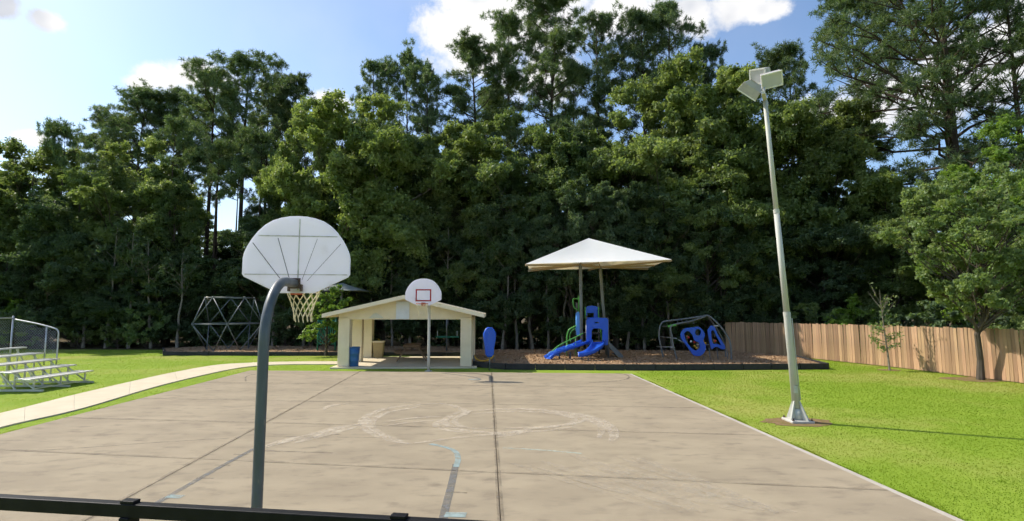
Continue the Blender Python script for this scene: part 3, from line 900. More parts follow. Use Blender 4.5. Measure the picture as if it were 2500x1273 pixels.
for s_ in (-1, 1):
    xe = hw + s_ * (hw + .55)
    for nm, dzz, th, mm in (('roof_panel', 0.0, .05, M['roof']), ('soffit', -.055, .03, M['ceiling'])):
        m = MB()
        ys = (-.55, Dp + .55) if nm == 'roof_panel' else (-.50, Dp + .50)
        vs = []
        for z_ in (dzz, dzz - th):
            vs += [(hw, ys[0], apex_z + z_), (xe, ys[0], eave_z + z_), (xe, ys[1], eave_z + z_), (hw, ys[1], apex_z + z_)]
        m.add(vs, [(0, 1, 2, 3), (7, 6, 5, 4), (0, 4, 5, 1), (1, 5, 6, 2), (2, 6, 7, 3), (3, 7, 4, 0)])
        m.build(nm, mm, pv)
    for y in (-.565, Dp + .565):
        m = MB()
        vs = []
        for yy in (y - .014, y + .014):
            vs += [(hw, yy, apex_z + .015), (xe + s_ * .02, yy, eave_z + .008), (xe + s_ * .02, yy, eave_z - .16), (hw, yy, apex_z - .16)]
        m.add(vs, [(0, 1, 2, 3), (7, 6, 5, 4), (0, 4, 5, 1), (1, 5, 6, 2), (2, 6, 7, 3), (3, 7, 4, 0)])
        m.build('fascia', M['beige_trim'], pv)
    m = MB(); m.box((xe + s_ * .016, Dp / 2, eave_z - .08), (.03, Dp + 1.1, .17)); m.build('eave_board', M['beige_trim'], pv)
xs_ = pav_x(979, FY) - fl
m = MB(); m.box((xs_, .045, 2.58), (.60, .02, .80)); m.build('white_panel', M['panel_white'], pv, bevel=.006)
xl = pav_x(914, FY) - fl
plate('faded_emblem', [(xl - .34, 2.23), (xl + .34, 2.23), (xl + .20, 2.35), (xl + .10, 2.42), (xl - .02, 2.46), (xl - .14, 2.42), (xl - .22, 2.32)], [], .01, M['logo'], pv, Matrix.Translation((0, .050, 0)))

# ------------------------------------------------------------------ bins and picnic table
b0 = G(863, 898)
tb = thing('trash_barrel', 'blue plastic trash barrel by the left front pillar', 'trash can', b0)
m = MB(); m.lathe((0, 0, 0), [(.02, .01), (.20, .01), (.215, .04), (.225, .30), (.235, .31), (.235, .34), (.23, .35), (.245, .62), (.255, .63), (.255, .66), (.25, .67), (.262, .90), (.245, .90), (.20, .10), (.01, .10)], 28)
m.build('body', M['barrel'], tb, smooth=True)
m = MB(); m.lathe((0, 0, 0), [(.258, .875), (.275, .885), (.275, .915), (.255, .93), (.24, .915)], 28); m.build('rim', M['barrel'], tb, smooth=True)
m = MB(); m.lathe((0, 0, 0), [(.25, .905), (.22, .86), (.12, .80), (.01, .79)], 20); m.build('liner_bag', M['bag'], tb, smooth=True)
b1 = G(924, 873, .07)
tb = thing('litter_bin', 'square tan litter bin at the back of the pavilion', 'litter bin', b1, .1)
m = MB()
vs = []
for z_, h_ in ((0, .22), (.80, .28)):
    vs += [(-h_, -h_, z_), (h_, -h_, z_), (h_, h_, z_), (-h_, h_, z_)]
m.add(vs, [(3, 2, 1, 0), (4, 5, 6, 7), (0, 1, 5, 4), (1, 2, 6, 5), (2, 3, 7, 6), (3, 0, 4, 7)])
m.build('body', M['tan'], tb, bevel=.02)
m = MB(); m.box((0, 0, .84), (.62, .62, .07)); m.build('lid', M['beige_trim'], tb, bevel=.015)
m = MB(); m.tube([(0, 0, .87), (.02, .01, .92), (-.02, 0, .99)], [.07, .05, .015], 8); m.build('bag_knot', M['bag_yellow'], tb, smooth=True)

pt0 = G(1004, 884, .07)
pt = thing('picnic_table', 'dark wooden picnic table under the pavilion roof', 'picnic table', pt0, math.radians(8))
for k in range(5):
    m = MB(); m.box((-.34 + .17 * k, 1.0, .76), (.155, 1.9, .055)); m.build('top_plank', M['wood_dark'], pt, bevel=.006)
for sx in (-1, 1):
    for k in range(2):
        m = MB(); m.box((sx * (.62 + .15 * k), 1.0, .45), (.138, 1.9, .055)); m.build('bench_plank', M['wood_dark'], pt, bevel=.006)
for y in (.30, 1.70):
    for sx in (-1, 1):
        m = MB(); m.bar((sx * .24, y, .74), (sx * .72, y, 0), .07, .13, up=(0, 1, 0)); m.build('leg', M['wood_dark'], pt)
    m = MB(); m.box((0, y + .045, .42), (1.55, .05, .13)); m.build('cross_beam', M['wood_dark'], pt)
    m = MB(); m.box((0, y + .045, .70), (.74, .04, .08)); m.build('top_cleat', M['wood_dark'], pt)
    m = MB(); m.bar((0, y + .05, .68), (0, 1.0 + (.05 if y < 1 else -.05), .42), .04, .08, up=(1, 0, 0)); m.build('brace', M['wood_dark'], pt)

# ------------------------------------------------------------------ blue standing pod
sp = G(1195, 905)
pod = thing('play_spinner', 'upright blue board-shaped spinner on a slim post', 'play spinner', sp)
m = MB(); m.tube([(0, 0, 0), (0, 0, .7)], .028, 10); m.build('post', M['play_grey'], pod, smooth=True)
sc_ = 22.9 / 1300
prof = [(-4, 0), (4, 0), (8, 5), (9, 22), (11, 32), (13, 44), (13, 54), (9, 63), (4, 67), (-4, 67), (-9, 63), (-13, 54), (-13, 44), (-11, 32), (-9, 22), (-8, 5)]
plate('shell', [(x * sc_, .62 + z * sc_) for x, z in prof], [], .16, M['play_blue'], pod, Matrix.Rotation(.3, 4, 'Z'), bevel=.05)
plate('face_panel', [(x * sc_ * .62, .62 + 6 * sc_ + z * sc_ * .78) for x, z in prof], [], .03, M['play_blue'], pod, Matrix.Rotation(.3, 4, 'Z') @ Matrix.Translation((0, -.085, 0)), bevel=.008)
m = MB(); m.tube([(0, 0, .58), (0, 0, .64)], .06, 12); m.build('collar', M['play_dark'], pod)

# curved balance rope beside the pavilion
q0 = G(1160, 888)
cr_ = thing('curved_rail', 'low tan curved rail beside the pavilion right wall', 'play rail', q0)
m = MB(q0); m.tube(smooth_path([P(1157, 868, 25.6), P(1165, 878, 25.5), P(1180, 882, 25.3), P(1198, 876, 25.2), P(1206, 868, 25.2)], 5), .035, 8); m.build('rail', M['play_yellow'], cr_, smooth=True)
for x_, y_ in ((1157, 868), (1206, 868)):
    q = P(x_, y_, 25.4); m = MB(q0); m.tube([(q.x, q.y, 0), q], .035, 8); m.build('post', M['play_grey'], cr_)

# ------------------------------------------------------------------ playground borders of black plastic timbers
def border(label, pts, zt, seg=1.2):
    root = thing('playground_border', label, 'border', pts[0])
    cumd = 0
    for a, b in zip(pts[:-1], pts[1:]):
        n = max(1, round((b - a).length / seg))
        for k in range(n):
            p, q = a.lerp(b, k / n), a.lerp(b, (k + 1) / n)
            dd = (q - p).normalized() * .008
            m = MB(pts[0]); m.bar(p + dd + Vector((0, 0, zt / 2)), q - dd + Vector((0, 0, zt / 2)), .11, zt); m.build('timber', M['timber'], root, bevel=.02)
            m = MB(pts[0]); m.tube([q + Vector((0, 0, zt - .02)), q + Vector((0, 0, zt + .02))], .03, 8); m.build('stake', M['timber'], root)
    return root
border('black plastic border around the main mulch bed', [G(1155, 896), G(1235, 903), G(1600, 905), G(2022, 902), G(1945, 880)], .26)
border('black plastic border in the shade of the woods, left of the pavilion', [Vector((-22.4, 34.6, 0)), G(400, 868), G(620, 869), G(840, 869), G(1140, 870)], .22)

# ------------------------------------------------------------------ big white shade over the play tower
sh = thing('shade_canopy', 'large white fabric shade canopy over the blue slide', 'shade canopy', (4.3, 29, 0))
oS = (4.3, 29, 0)
c = [P(1283, 645, 26.7), P(1640, 634, 26.7), P(1582, 655, 31.2), P(1290, 660, 31.2)]
ap = P(1437, 582, 28.7)
m = MB(oS)
NS = 8
for e in range(4):
    a, b = c[e], c[(e + 1) % 4]
    vs, fs = [], []
    for i in range(NS + 1):
        for j in range(NS + 1):
            u, w_ = j / NS, i / NS
            pe = a.lerp(b, u)
            pe = pe + (((c[0] + c[1] + c[2] + c[3]) / 4) - pe) * (.022 * math.sin(math.pi * u))
            p = pe.lerp(ap, w_)
            p = p - Vector((0, 0, .16 * math.sin(math.pi * w_) * math.sin(math.pi * u) * (1 - w_ * .5)))
            vs.append(p)
    for i in range(NS):
        for j in range(NS):
            k = i * (NS + 1) + j
            fs.append((k, k + 1, k + NS + 2, k + NS + 1))
    m.add(vs, fs)
m.build('canopy', M['shade'], sh, smooth=True)
posts = [(1417, 1421, 27.9), (1465, 1482, 29.4)]
heads = []
for xt, xb, Y in posts:
    zt_ = 5.0
    top_, bot_ = Vector((XA(xt, Y, zt_), Y, zt_)), Vector((XA(xb, Y, 0), Y, 0))
    heads.append(top_)
    m = MB(oS); m.tube([bot_, top_], .085, 14); m.build('post', M['post_olive'], sh, smooth=True)
for k, e in enumerate(c):
    h = heads[0] if k in (0, 3) else heads[1]
    m = MB(oS); m.bar(h - Vector((0, 0, .05)), e - Vector((0, 0, .06)), .07, .09); m.build('rafter', M['shade_frame'], sh)
for k in range(4):
    mid = (c[k] + c[(k + 1) % 4]) / 2
    mid = mid + ((sum(c, Vector()) / 4) - mid) * .07
    h = heads[0] if (mid - heads[0]).length < (mid - heads[1]).length else heads[1]
    m = MB(oS); m.bar(h - Vector((0, 0, .05)), mid - Vector((0, 0, .07)), .06, .08); m.build('rafter', M['shade_frame'], sh)
m = MB(oS); m.bar(heads[0] - Vector((0, 0, .05)), heads[1] - Vector((0, 0, .05)), .10, .14); m.build('ridge_beam', M['shade_frame'], sh)
for h in heads:
    m = MB(oS); m.tube([h, ap - Vector((0, 0, .08))], .035, 8); m.build('mast', M['shade_frame'], sh)

# grey shade far behind
c0 = P(838, 712, 34)
gs = thing('shade_canopy', 'small grey shade canopy behind the pavilion roof', 'shade canopy', (c0.x, 34, 0))
m = MB((c0.x, 34, 0)); ww = 1.55
cs = [Vector((c0.x + sx * ww, 34 + sy * ww, 3.78)) for sx, sy in ((-1, -1), (1, -1), (1, 1), (-1, 1))]
ap2 = Vector((c0.x - .1, 34, 4.32))
m.add(cs + [ap2], [(0, 1, 4), (1, 2, 4), (2, 3, 4), (3, 0, 4)]); m.build('canopy', M['shade_grey'], gs)
m = MB((c0.x, 34, 0)); m.tube([(c0.x - .1, 34, 0), (c0.x - .1, 34, 4.3)], .07, 10); m.build('post', M['play_grey'], gs)

# ------------------------------------------------------------------ play tower
oT = Vector((XA(1450, 27.8, 0), 27.8, 0))
tw = thing('play_tower', 'blue and green play tower with curved slide under the white canopy', 'play structure', oT)
MZ = .17
def T_(px, py, Y):
    return P(px, py, Y)
def tbar(name, mt, pts, r, n=8, par=None):
    m = MB(oT); m.tube(pts, r, n); return m.build(name, mt, par or tw, smooth=True)
def panel(name, pxs, pys, Y, holes=(), mt=None, th=.05, par=None):
    pr = [(P(x, y, Y).x - oT.x, P(x, y, Y).z) for x, y in zip(pxs, pys)]
    hs = [[(P(x, y, Y).x - oT.x, P(x, y, Y).z) for x, y in h] for h in holes]
    return plate(name, pr, hs, th, mt or M['play_blue'], par or tw, Matrix.Translation((0, Y - oT.y, 0)), bevel=.012)
# decks
zd = .95
m = MB(oT); m.box(((P(1432, 840, 27.3).x + P(1486, 840, 27.3).x) / 2, 27.95, zd), (1.25, 1.1, .07)); m.build('deck', M['play_dark'], tw, bevel=.01)
m = MB(oT); m.box(((P(1410, 840, 28.6).x + P(1462, 840, 28.6).x) / 2, 29.0, 1.35), (1.2, 1.1, .07)); m.build('deck', M['play_dark'], tw, bevel=.01)
for x_, Y, zt_ in ((1433, 27.4, 2.1), (1485, 27.4, 2.2), (1432, 28.5, 2.3), (1484, 28.5, 2.2), (1409, 29.5, 3.0), (1462, 29.6, 3.0)):
    X = XA(x_, Y, 1.0)
    tbar('post', M['play_grey'], [(X, Y, 0), (X, Y, zt_)], .05, 10)
panel('entry_panel', [1432, 1432, 1437, 1446, 1456, 1468, 1481, 1484, 1484, 1482], [841, 783, 779, 778, 776, 777, 777, 781, 841, 843], 27.32,
      [[(1444, 836), (1471, 836), (1471, 806), (1466, 802), (1449, 802), (1444, 806)], [(1452, 790), (1462, 790), (1464, 786), (1450, 786)]])
panel('window_panel', [1430, 1430, 1436, 1446, 1456, 1462, 1462], [781, 752, 748, 747, 749, 752, 781], 28.6,
      [[(1433, 776), (1450, 776), (1450, 764), (1433, 764)]])
for x_ in (1429, 1461):
    tbar('green_rail', M['play_green'], [T_(x_, 750, 28.5), T_(x_, 780, 28.5)], .032)
tbar('green_rail', M['play_green'], [T_(1466, 800, 28.3), T_(1469, 834, 28.3)], .03)
tbar('green_rail', M['play_green'], [T_(1448, 834, 28.3), T_(1469, 834, 28.3)], .025)
panel('side_panel', [1407, 1407, 1411, 1414, 1414], [818, 766, 762, 766, 818], 28.2, mt=M['play_lblue'], th=.5)
tbar('green_loop', M['play_green'], smooth_path([T_(1413, 722, 29.3), T_(1412, 730, 29.3), T_(1400, 730, 29.3), T_(1399, 738, 29.3), T_(1402, 752, 29.3), T_(1411, 757, 29.3)], 4), .035)
tbar('green_loop', M['play_green'], [T_(1413, 722, 29.3), T_(1413, 764, 29.3)], .035)
tbar('green_arch', M['play_green'], smooth_path([T_(1411, 794, 28.1), T_(1398, 800, 28.1), T_(1389, 806, 28.1), T_(1385, 818, 28.1), T_(1384, 832, 28.1), T_(1388, 850, 28.1)], 4), .035)
tbar('green_arch', M['play_green'], smooth_path([T_(1412, 800, 28.5), T_(1396, 808, 28.5), T_(1391, 822, 28.5), T_(1393, 836, 28.5)], 4), .03)
def trough(name, pts, w, wall, mt, up=Vector((0, 0, 1)), ws=None):
    pts = smooth_path(pts, 6)
    m = MB(oT)
    prof = [(-.5, 1), (-.46, 1.05), (-.40, .25), (-.22, .03), (0, 0), (.22, .03), (.40, .25), (.46, 1.05), (.5, 1), (.46, .0), (.25, -.25), (0, -.3), (-.25, -.25), (-.46, 0)]
    n = len(prof)
    vs, fs = [], []
    for i, p in enumerate(pts):
        t = (pts[min(i + 1, len(pts) - 1)] - pts[max(i - 1, 0)]).normalized()
        s = t.cross(up).normalized()
        u = s.cross(t)
        for a, b in prof:
            vs.append(p + s * a * w + u * b * wall)
    for i in range(len(pts) - 1):
        for k in range(n):
            fs.append((i * n + k, i * n + (k + 1) % n, (i + 1) * n + (k + 1) % n, (i + 1) * n + k))
    fs += [tuple(range(n - 1, -1, -1)), tuple((len(pts) - 1) * n + k for k in range(n))]
    m.add(vs, fs)
    return m.build(name, mt, tw, smooth=True)
sl = trough('slide', [T_(1460, 838, 27.5), T_(1461, 842, 27.0), T_(1456, 851, 26.5), T_(1442, 862, 26.2), T_(1426, 868, 26.1), T_(1413, 870, 26.1)], .62, .17, M['play_blue'])
for x_ in (1420, 1436):
    a = T_(x_, 873, 26.15); tbar('slide_leg', M['play_grey'], [(a.x, a.y, 0), a], .03)
cl = trough('climber', [T_(1430, 836, 27.5), T_(1410, 845, 27.2), T_(1388, 852, 27.0), T_(1366, 860, 26.8), T_(1348, 870, 26.7), T_(1338, 877, 26.6)], .62, .14, M['play_blue'])
for x_, y_, Y, r in ((1350, 866, 26.7, .26), (1366, 856, 26.85, .22), (1392, 848, 27.0, .22), (1410, 840, 27.2, .20)):
    q = T_(x_, y_, Y)
    m = MB(oT); m.tube([q + Vector((r * math.cos(a / 12 * math.pi), -.06, r * .8 * math.sin(a / 12 * math.pi) - .06)) for a in range(13)], .035, 8)
    m.build('grip_arch', M['play_lblue'] if r > .21 else M['play_blue'], cl, smooth=True)
m = MB(oT)
for k, (x_, y_, Y) in enumerate(((1345, 872, 26.5), (1360, 866, 26.6), (1378, 858, 26.7), (1398, 850, 26.85))):
    m.ball(T_(x_, y_, Y), .07)
m.build('foothold', M['play_lblue'], cl, smooth=True)
tbar('handrail', M['play_green'], smooth_path([T_(1424, 814, 27.6), T_(1402, 825, 27.3), T_(1383, 834, 27.0), T_(1362, 846, 26.8), T_(1348, 858, 26.7)], 4), .028)
for x_, y_, Y in ((1383, 834, 27.0), (1405, 824, 27.3)):
    a = T_(x_, y_, Y); tbar('rail_post', M['play_green'], [(a.x, a.y, .3), a], .022, 6)
for x_ in (1366, 1392):
    a = T_(x_, 860, 26.9); tbar('climber_leg', M['play_grey'], [(a.x, a.y, 0), a], .04)
# steps at the right of the tower
for k in range(3):
    a = T_(1484 + 8 * k, 846 + 10 * k, 27.8)
    m = MB(oT); m.box((a.x + .12, 27.95, .80 - .24 * k), (.26, .8, .05)); m.build('step', M['play_dark'], tw, bevel=.01)
for Y in (27.52, 28.38):
    a = XA(1482, Y, .9); m = MB(oT); m.bar((a, Y, .92), (a + .80, Y, .10), .04, .20); m.build('stringer', M['play_grey'], tw)

# ------------------------------------------------------------------ arched panel climber to the right
oC = Vector((XA(1700, 26.8, 0), 26.8, 0))
ac = thing('arched_climber', 'grey tube climber with blue pierced panels right of the play tower', 'climber', oC)
def C_(x, y, Y):
    return P(x, y, Y)
def cbar(name, mt, pts, r=.04, n=8, par=None):
    m = MB(oC); m.tube(pts, r, n); return m.build(name, mt, par or ac, smooth=True)
def grd(px, Y):
    return Vector((XA(px, Y, .1), Y, .05))
cbar('frame_arch', M['play_grey'], smooth_path([grd(1621, 27.6), C_(1614, 850, 27.6), C_(1609, 822, 27.6), C_(1612, 796, 27.6), C_(1620, 786, 27.6), C_(1640, 783, 27.5), C_(1680, 778, 27.2), C_(1722, 772, 27.0)], 5), .045)
cbar('frame_arch', M['play_grey'], smooth_path([grd(1655, 26.5), C_(1645, 850, 26.5), C_(1640, 820, 26.5), C_(1637, 800, 26.5), C_(1650, 792, 26.6), C_(1690, 784, 26.7), C_(1722, 773, 26.9)], 5), .045)
cbar('frame_arch', M['play_grey'], smooth_path([C_(1718, 772, 26.95), C_(1731, 772, 26.9), C_(1752, 790, 26.7), C_(1770, 812, 26.6), C_(1781, 832, 26.5), C_(1785, 856, 26.45), grd(1786, 26.4)], 5), .045)
cbar('frame_arch', M['play_grey'], smooth_path([C_(1728, 773, 27.0), C_(1745, 796, 27.4), C_(1762, 826, 27.6), C_(1770, 850, 27.7), grd(1772, 27.7)], 5), .04)
for a, b in (((1613, 822, 27.6), (1652, 827, 26.5)), ((1604, 847, 27.6), (1647, 848, 26.5)), ((1618, 797, 27.6), (1640, 797, 26.5))):
    cbar('rung', M['galv'], [C_(*a), C_(*b)], .022)
for x_ in (1652, 1664, 1676, 1690):
    cbar('rung', M['play_grey'], [C_(x_, 781, 27.3), C_(x_ + 4, 792, 26.65)], .022)
for y_, x0, x1 in ((797, 1742, 1757),):
    cbar('rung', M['play_white'], [C_(x0, y_, 27.2), C_(x1, y_ - 2, 26.7)], .032)
m = MB(oC); m.bar(C_(1630, 797, 26.6), C_(1650, 794, 26.6), .16, .10); m.build('green_clamp', M['play_green'], ac, bevel=.02)
def cpl(name, outer, holes, Y, tilt):
    cx = C_(1700, 830, Y).x
    def cv(l):
        l = [(P(x, y, Y).x - oC.x, P(x, y, Y).z) for x, y in l]
        return [tuple(q)[:2] for q in [(v.x, v.y) for v in smooth_path([Vector((a, b, 0)) for a, b in l + [l[0]]], 4)[:-1]]]
    return plate(name, cv(outer), [cv(h) for h in holes], .07, M['play_blue'], ac, Matrix.Translation((0, Y - oC.y, 0)), bevel=.02)
cpl('pierced_panel', [(1663, 812), (1672, 803), (1690, 801), (1704, 799), (1714, 806), (1720, 818), (1716, 832), (1722, 845), (1720, 858), (1710, 868), (1696, 868), (1686, 858), (1675, 842), (1663, 826)],
    [[(1669, 814), (1679, 808), (1691, 818), (1696, 831), (1707, 837), (1709, 850), (1698, 857), (1685, 848), (1673, 830)], ellipse(1704, 812, 8, 9, 10)], 26.7, 0)
cpl('pierced_panel', [(1728, 808), (1735, 797), (1744, 800), (1752, 818), (1762, 834), (1770, 848), (1764, 853), (1748, 846), (1738, 852), (1734, 842), (1731, 826)],
    [[(1735, 808), (1742, 807), (1752, 826), (1761, 844), (1751, 841), (1739, 838)]], 26.75, 0)
for x_, y_, mm in ((1681, 824, 'play_red'), (1695, 836, 'play_red'), (1687, 834, 'play_white'), (1696, 845, 'play_yellow'), (1700, 850, 'play_yellow'), (1722, 838, 'play_yellow'), (1746, 833, 'play_red'), (1722, 853, 'play_white')):
    m = MB(oC); m.ball(C_(x_, y_, 26.75), .055); m.build('hand_hold', M[mm], ac, smooth=True)
for x_ in (1693, 1717, 1731, 1750, 1774):
    cbar('panel_leg', M['play_grey'], [C_(x_, 868 if x_ < 1720 else 850, 26.75), grd(x_ + 4, 26.5)], .022, 6)
cbar('rung', M['galv'], [C_(1656, 830, 26.6), C_(1672, 838, 26.7)], .02)
cbar('rung', M['galv'], [C_(1700, 842, 26.85), C_(1731, 842, 26.85)], .02)

# ------------------------------------------------------------------ tubular dome climber at the left
YD = 33.4
oD = Vector((XA(555, YD, 0), YD, 0))
dm = thing('dome_climber', 'tall grey tube frame climber in the shade of the woods', 'climber', oD)
ring = []
for rr, z_, ph in ((1.45, 3.35, .0), (2.0, 1.75, .5), (1.2, .15, .0)):
    ring.append([Vector((rr * math.cos(2 * math.pi * (k + ph) / 5 - 1.75), rr * math.sin(2 * math.pi * (k + ph) / 5 - 1.75), z_)) for k in range(5)])
def dbar(a, b):
    m = MB(); m.tube([a, b], .030, 8); m.build('strut', M['dull_steel'], dm, smooth=True)
for k in range(5):
    dbar(ring[0][k], ring[0][(k + 1) % 5]); dbar(ring[1][k], ring[1][(k + 1) % 5])
    dbar(ring[0][k], ring[1][k]); dbar(ring[0][k], ring[1][(k - 1) % 5])
    dbar(ring[2][k], ring[1][k]); dbar(ring[2][k], ring[1][(k - 1) % 5])
for r_ in ring:
    for p in r_:
        m = MB(); m.ball(p, .062); m.build('ball_joint', M['dull_steel'], dm, smooth=True)

# green slatted play panel beside the pavilion
YG = 32.5
oG = Vector((XA(797, YG, 0), YG, 0))
gpn = thing('slatted_panel', 'dark green slatted play panel left of the pavilion', 'play panel', oG)
for x_ in (776, 797, 819):
    X = XA(x_, YG, 1); m = MB(oG); m.tube([(X, YG, 0), (X, YG, 2.15)], .055, 10); m.build('post', M['play_dgreen'], gpn, smooth=True)
for k in range(9):
    X = XA(779 + 4.6 * k, YG, 1); m = MB(oG); m.box((X, YG + .02, 1.25), (.06, .03, 1.35)); m.build('slat', M['play_dgreen'], gpn)
for z_ in (.55, 1.95):
    m = MB(oG); m.bar((XA(776, YG, 1), YG + .055, z_), (XA(819, YG, 1), YG + .055, z_), .04, .07); m.build('rail', M['play_dgreen'], gpn)
# T-shaped green bar behind the pavilion
YT = 32.2
oP = Vector((XA(1090, YT, 0), YT, 0))
tb_ = thing('crossbar_post', 'slim grey post with green crossbar seen through the pavilion', 'play post', oP)
m = MB(oP); m.tube([oP, oP + Vector((0, 0, 2.7))], .05, 10); m.build('post', M['play_grey'], tb_, smooth=True)
m = MB(oP); m.bar(P(1064, 823, YT), P(1120, 823, YT), .10, .09); m.build('crossbar', M['play_dgreen'], tb_, bevel=.02)
for x_ in (1068, 1116):
    q = P(x_, 823, YT); m = MB(oP); m.tube([q, q + Vector((0, -.02, .35))], .025, 8); m.build('handle', M['galv'], tb_)

# ------------------------------------------------------------------ bleachers
oB = Vector((-15.3, 17.2, 0))
bl = thing('bleachers', 'five-row aluminium bleachers with chain-link guard at the left edge', 'bleachers', oB)
Y0, Y1 = 17.05, 19.60
def bx_(name, mt, c, s, bev=.006):
    m = MB(oB); m.box(c, s); return m.build(name, mt, bl, bevel=bev)
for k in range(5):
    X, z_ = -15.3 - .62 * k, .40 + .21 * k
    bx_('seat_plank', M['alu'], (X, (Y0 + Y1) / 2, z_), (.25, Y1 - Y0, .045))
    if k:
        bx_('foot_plank', M['alu'], (X + .33, (Y0 + Y1) / 2, z_ - .20), (.25, Y1 - Y0 - .1, .04))
for Y in (Y0 + .25, (Y0 + Y1) / 2, Y1 - .25):
    m = MB(oB); m.bar((-14.95, Y, .04), (-18.2, Y, .04), .05, .06); m.build('ground_runner', M['alu'], bl)
    for k in range(5):
        X, z_ = -15.3 - .62 * k, .40 + .21 * k
        m = MB(oB); m.bar((X, Y + .03, .05), (X, Y + .03, z_ - .02), .04, .04); m.build('leg', M['alu'], bl)
        if k < 4:
            m = MB(oB); m.bar((X + .1, Y - .03, .07), (X - .62, Y - .03, z_ + .17), .035, .035); m.build('brace', M['alu'], bl)
m = MB(oB); m.bar((-15.18, Y0 + .2, .10), (-15.18, Y1 - .2, .10), .03, .03); m.build('brace', M['alu'], bl)
XB = -18.3
def gbar(name, pts, r=.026):
    m = MB(oB); m.tube(pts, r, 8); return m.build(name, M['galv'], bl, smooth=True)
zt_ = 2.30
gbar('guard_rail', [(XB, Y0 - .6, zt_), (XB, Y1 + .05, zt_)])
gbar('guard_rail', [(XB, Y0 - .6, 1.02), (XB, Y1 + .05, 1.02)], .02)
gbar('guard_rail', smooth_path([(XB, Y1 + .06, zt_ - .04), (-17.4, Y1 + .06, 2.09), (-16.78, Y1 + .06, 1.93), (-16.64, Y1 + .06, 1.84), (-16.6, Y1 + .06, 1.65), (-16.6, Y1 + .06, .55)], 4))
for Y in (Y0 - .5, Y0 + 1.0, Y1 - .55, Y1 + .05):
    gbar('guard_post', [(XB, Y, .0), (XB, Y, zt_ + (.08 if Y > Y1 else 0))], .03 if Y != Y1 - .55 else .045)
gbar('guard_post', [(-17.05, Y1 + .06, .6), (-17.05, Y1 + .06, 2.0)])
def chain(org, du, dw, Wd, Hf, name='chain_link'):
    """woven wire: two families of thin diagonal wires clipped to the panel"""
    m = MB(oB); stp = .10
    for sg in (1, -1):
        k = -60
        while k * stp < Wd + 3:
            u0 = k * stp
            pts = []
            n = 24
            for i in range(n + 1):
                w_ = i / n * 2.4
                u = u0 + w_ if sg > 0 else u0 + 2.4 - w_
                if 0 <= u <= Wd and w_ <= Hf(u):
                    pts.append(org + du * u + dw * w_)
            if len(pts) > 1:
                m.tube([pts[0], pts[-1]], .0032, 3, caps=False)
            k += 1
    o = m.build(name, M['galv'], bl)
    return o
chain(Vector((XB, Y0 - .5, 1.02)), Vector((0, 1, 0)), Vector((0, 0, 1)), Y1 - Y0 + .5, lambda u: 1.27)
chain(Vector((XB, Y1 + .06, .75)), Vector((1, 0, 0)), Vector((0, 0, 1)), 1.7, lambda u: 1.5 - .23 * u)

# ------------------------------------------------------------------ vegetation
def unit(v):
    return v / (np.linalg.norm(v, axis=1, keepdims=True) + 1e-9)

def leaf_quads(rng, pos, nrm, size, aspect=0.55):
    """one bent-free pointed leaf (4 corners) at each position"""
    n = len(pos)
    r = unit(rng.normal(size=(n, 3)))
    t = unit(np.cross(nrm, r))
    b = np.cross(nrm, t)
    s = size[:, None]
    v = np.empty((n, 4, 3), dtype=np.float32)
    v[:, 0] = pos - t * s * .5
    v[:, 1] = pos + b * s * .5 * aspect - t * s * .05 + nrm * s * .08
    v[:, 2] = pos + t * s * .5
    v[:, 3] = pos - b * s * .5 * aspect - t * s * .05 + nrm * s * .08
    return v.reshape(-1, 3)

def clump_leaves(rng, centers, radii, dens, size, flat=.72):
    P_, N_, S_, T_ = [], [], [], []
    for c, r in zip(centers, radii):
        n = int(dens * r * r)
        k = max(6, int(r * 9))
        # flattened sprays of leaves reaching out of the clump, with strays between them
        sd = unit(rng.normal(size=(k, 3)) + np.array([0, 0, .25]))
        ext = r * rng.uniform(.30, 1.0, (k, 1))
        sc = c + sd * ext * np.array([1, 1, flat])
        sr = r * rng.uniform(.16, .34, k)
        st = rng.uniform(0, 1, k)
        w = rng.integers(0, k, n)
        g_ = np.clip(rng.normal(size=(n, 3)), -1.7, 1.7) * np.array([.62, .62, .36])
        out = sd[w] * np.clip(rng.normal(0, .36, (n, 1)), -.6, .6)
        p = sc[w] + (g_ + out) * sr[w][:, None]
        stray = rng.random(n) < .0
        p[stray] = c + rng.normal(size=(stray.sum(), 3)) * r * .5
        nr = unit(rng.normal(size=(n, 3)) * .75 + np.array([0, 0, .75]) + sd[w] * .25)
        P_.append(p); N_.append(nr); S_.append(size * rng.uniform(.55, 1.25, n)); T_.append(.55 * st[w] + .45 * rng.random(n))
    return leaf_quads(rng, np.concatenate(P_), np.concatenate(N_), np.concatenate(S_)), np.concatenate(T_)

def wobble(a, b, rnd, amt, n=5):
    pts = []
    for i in range(n + 1):
        t = i / n
        p = a.lerp(b, t)
        k = amt * math.sin(math.pi * t)
        pts.append(p + Vector((rnd.uniform(-k, k), rnd.uniform(-k, k), rnd.uniform(-k, k) * .5)))
    return pts

class Variant: pass

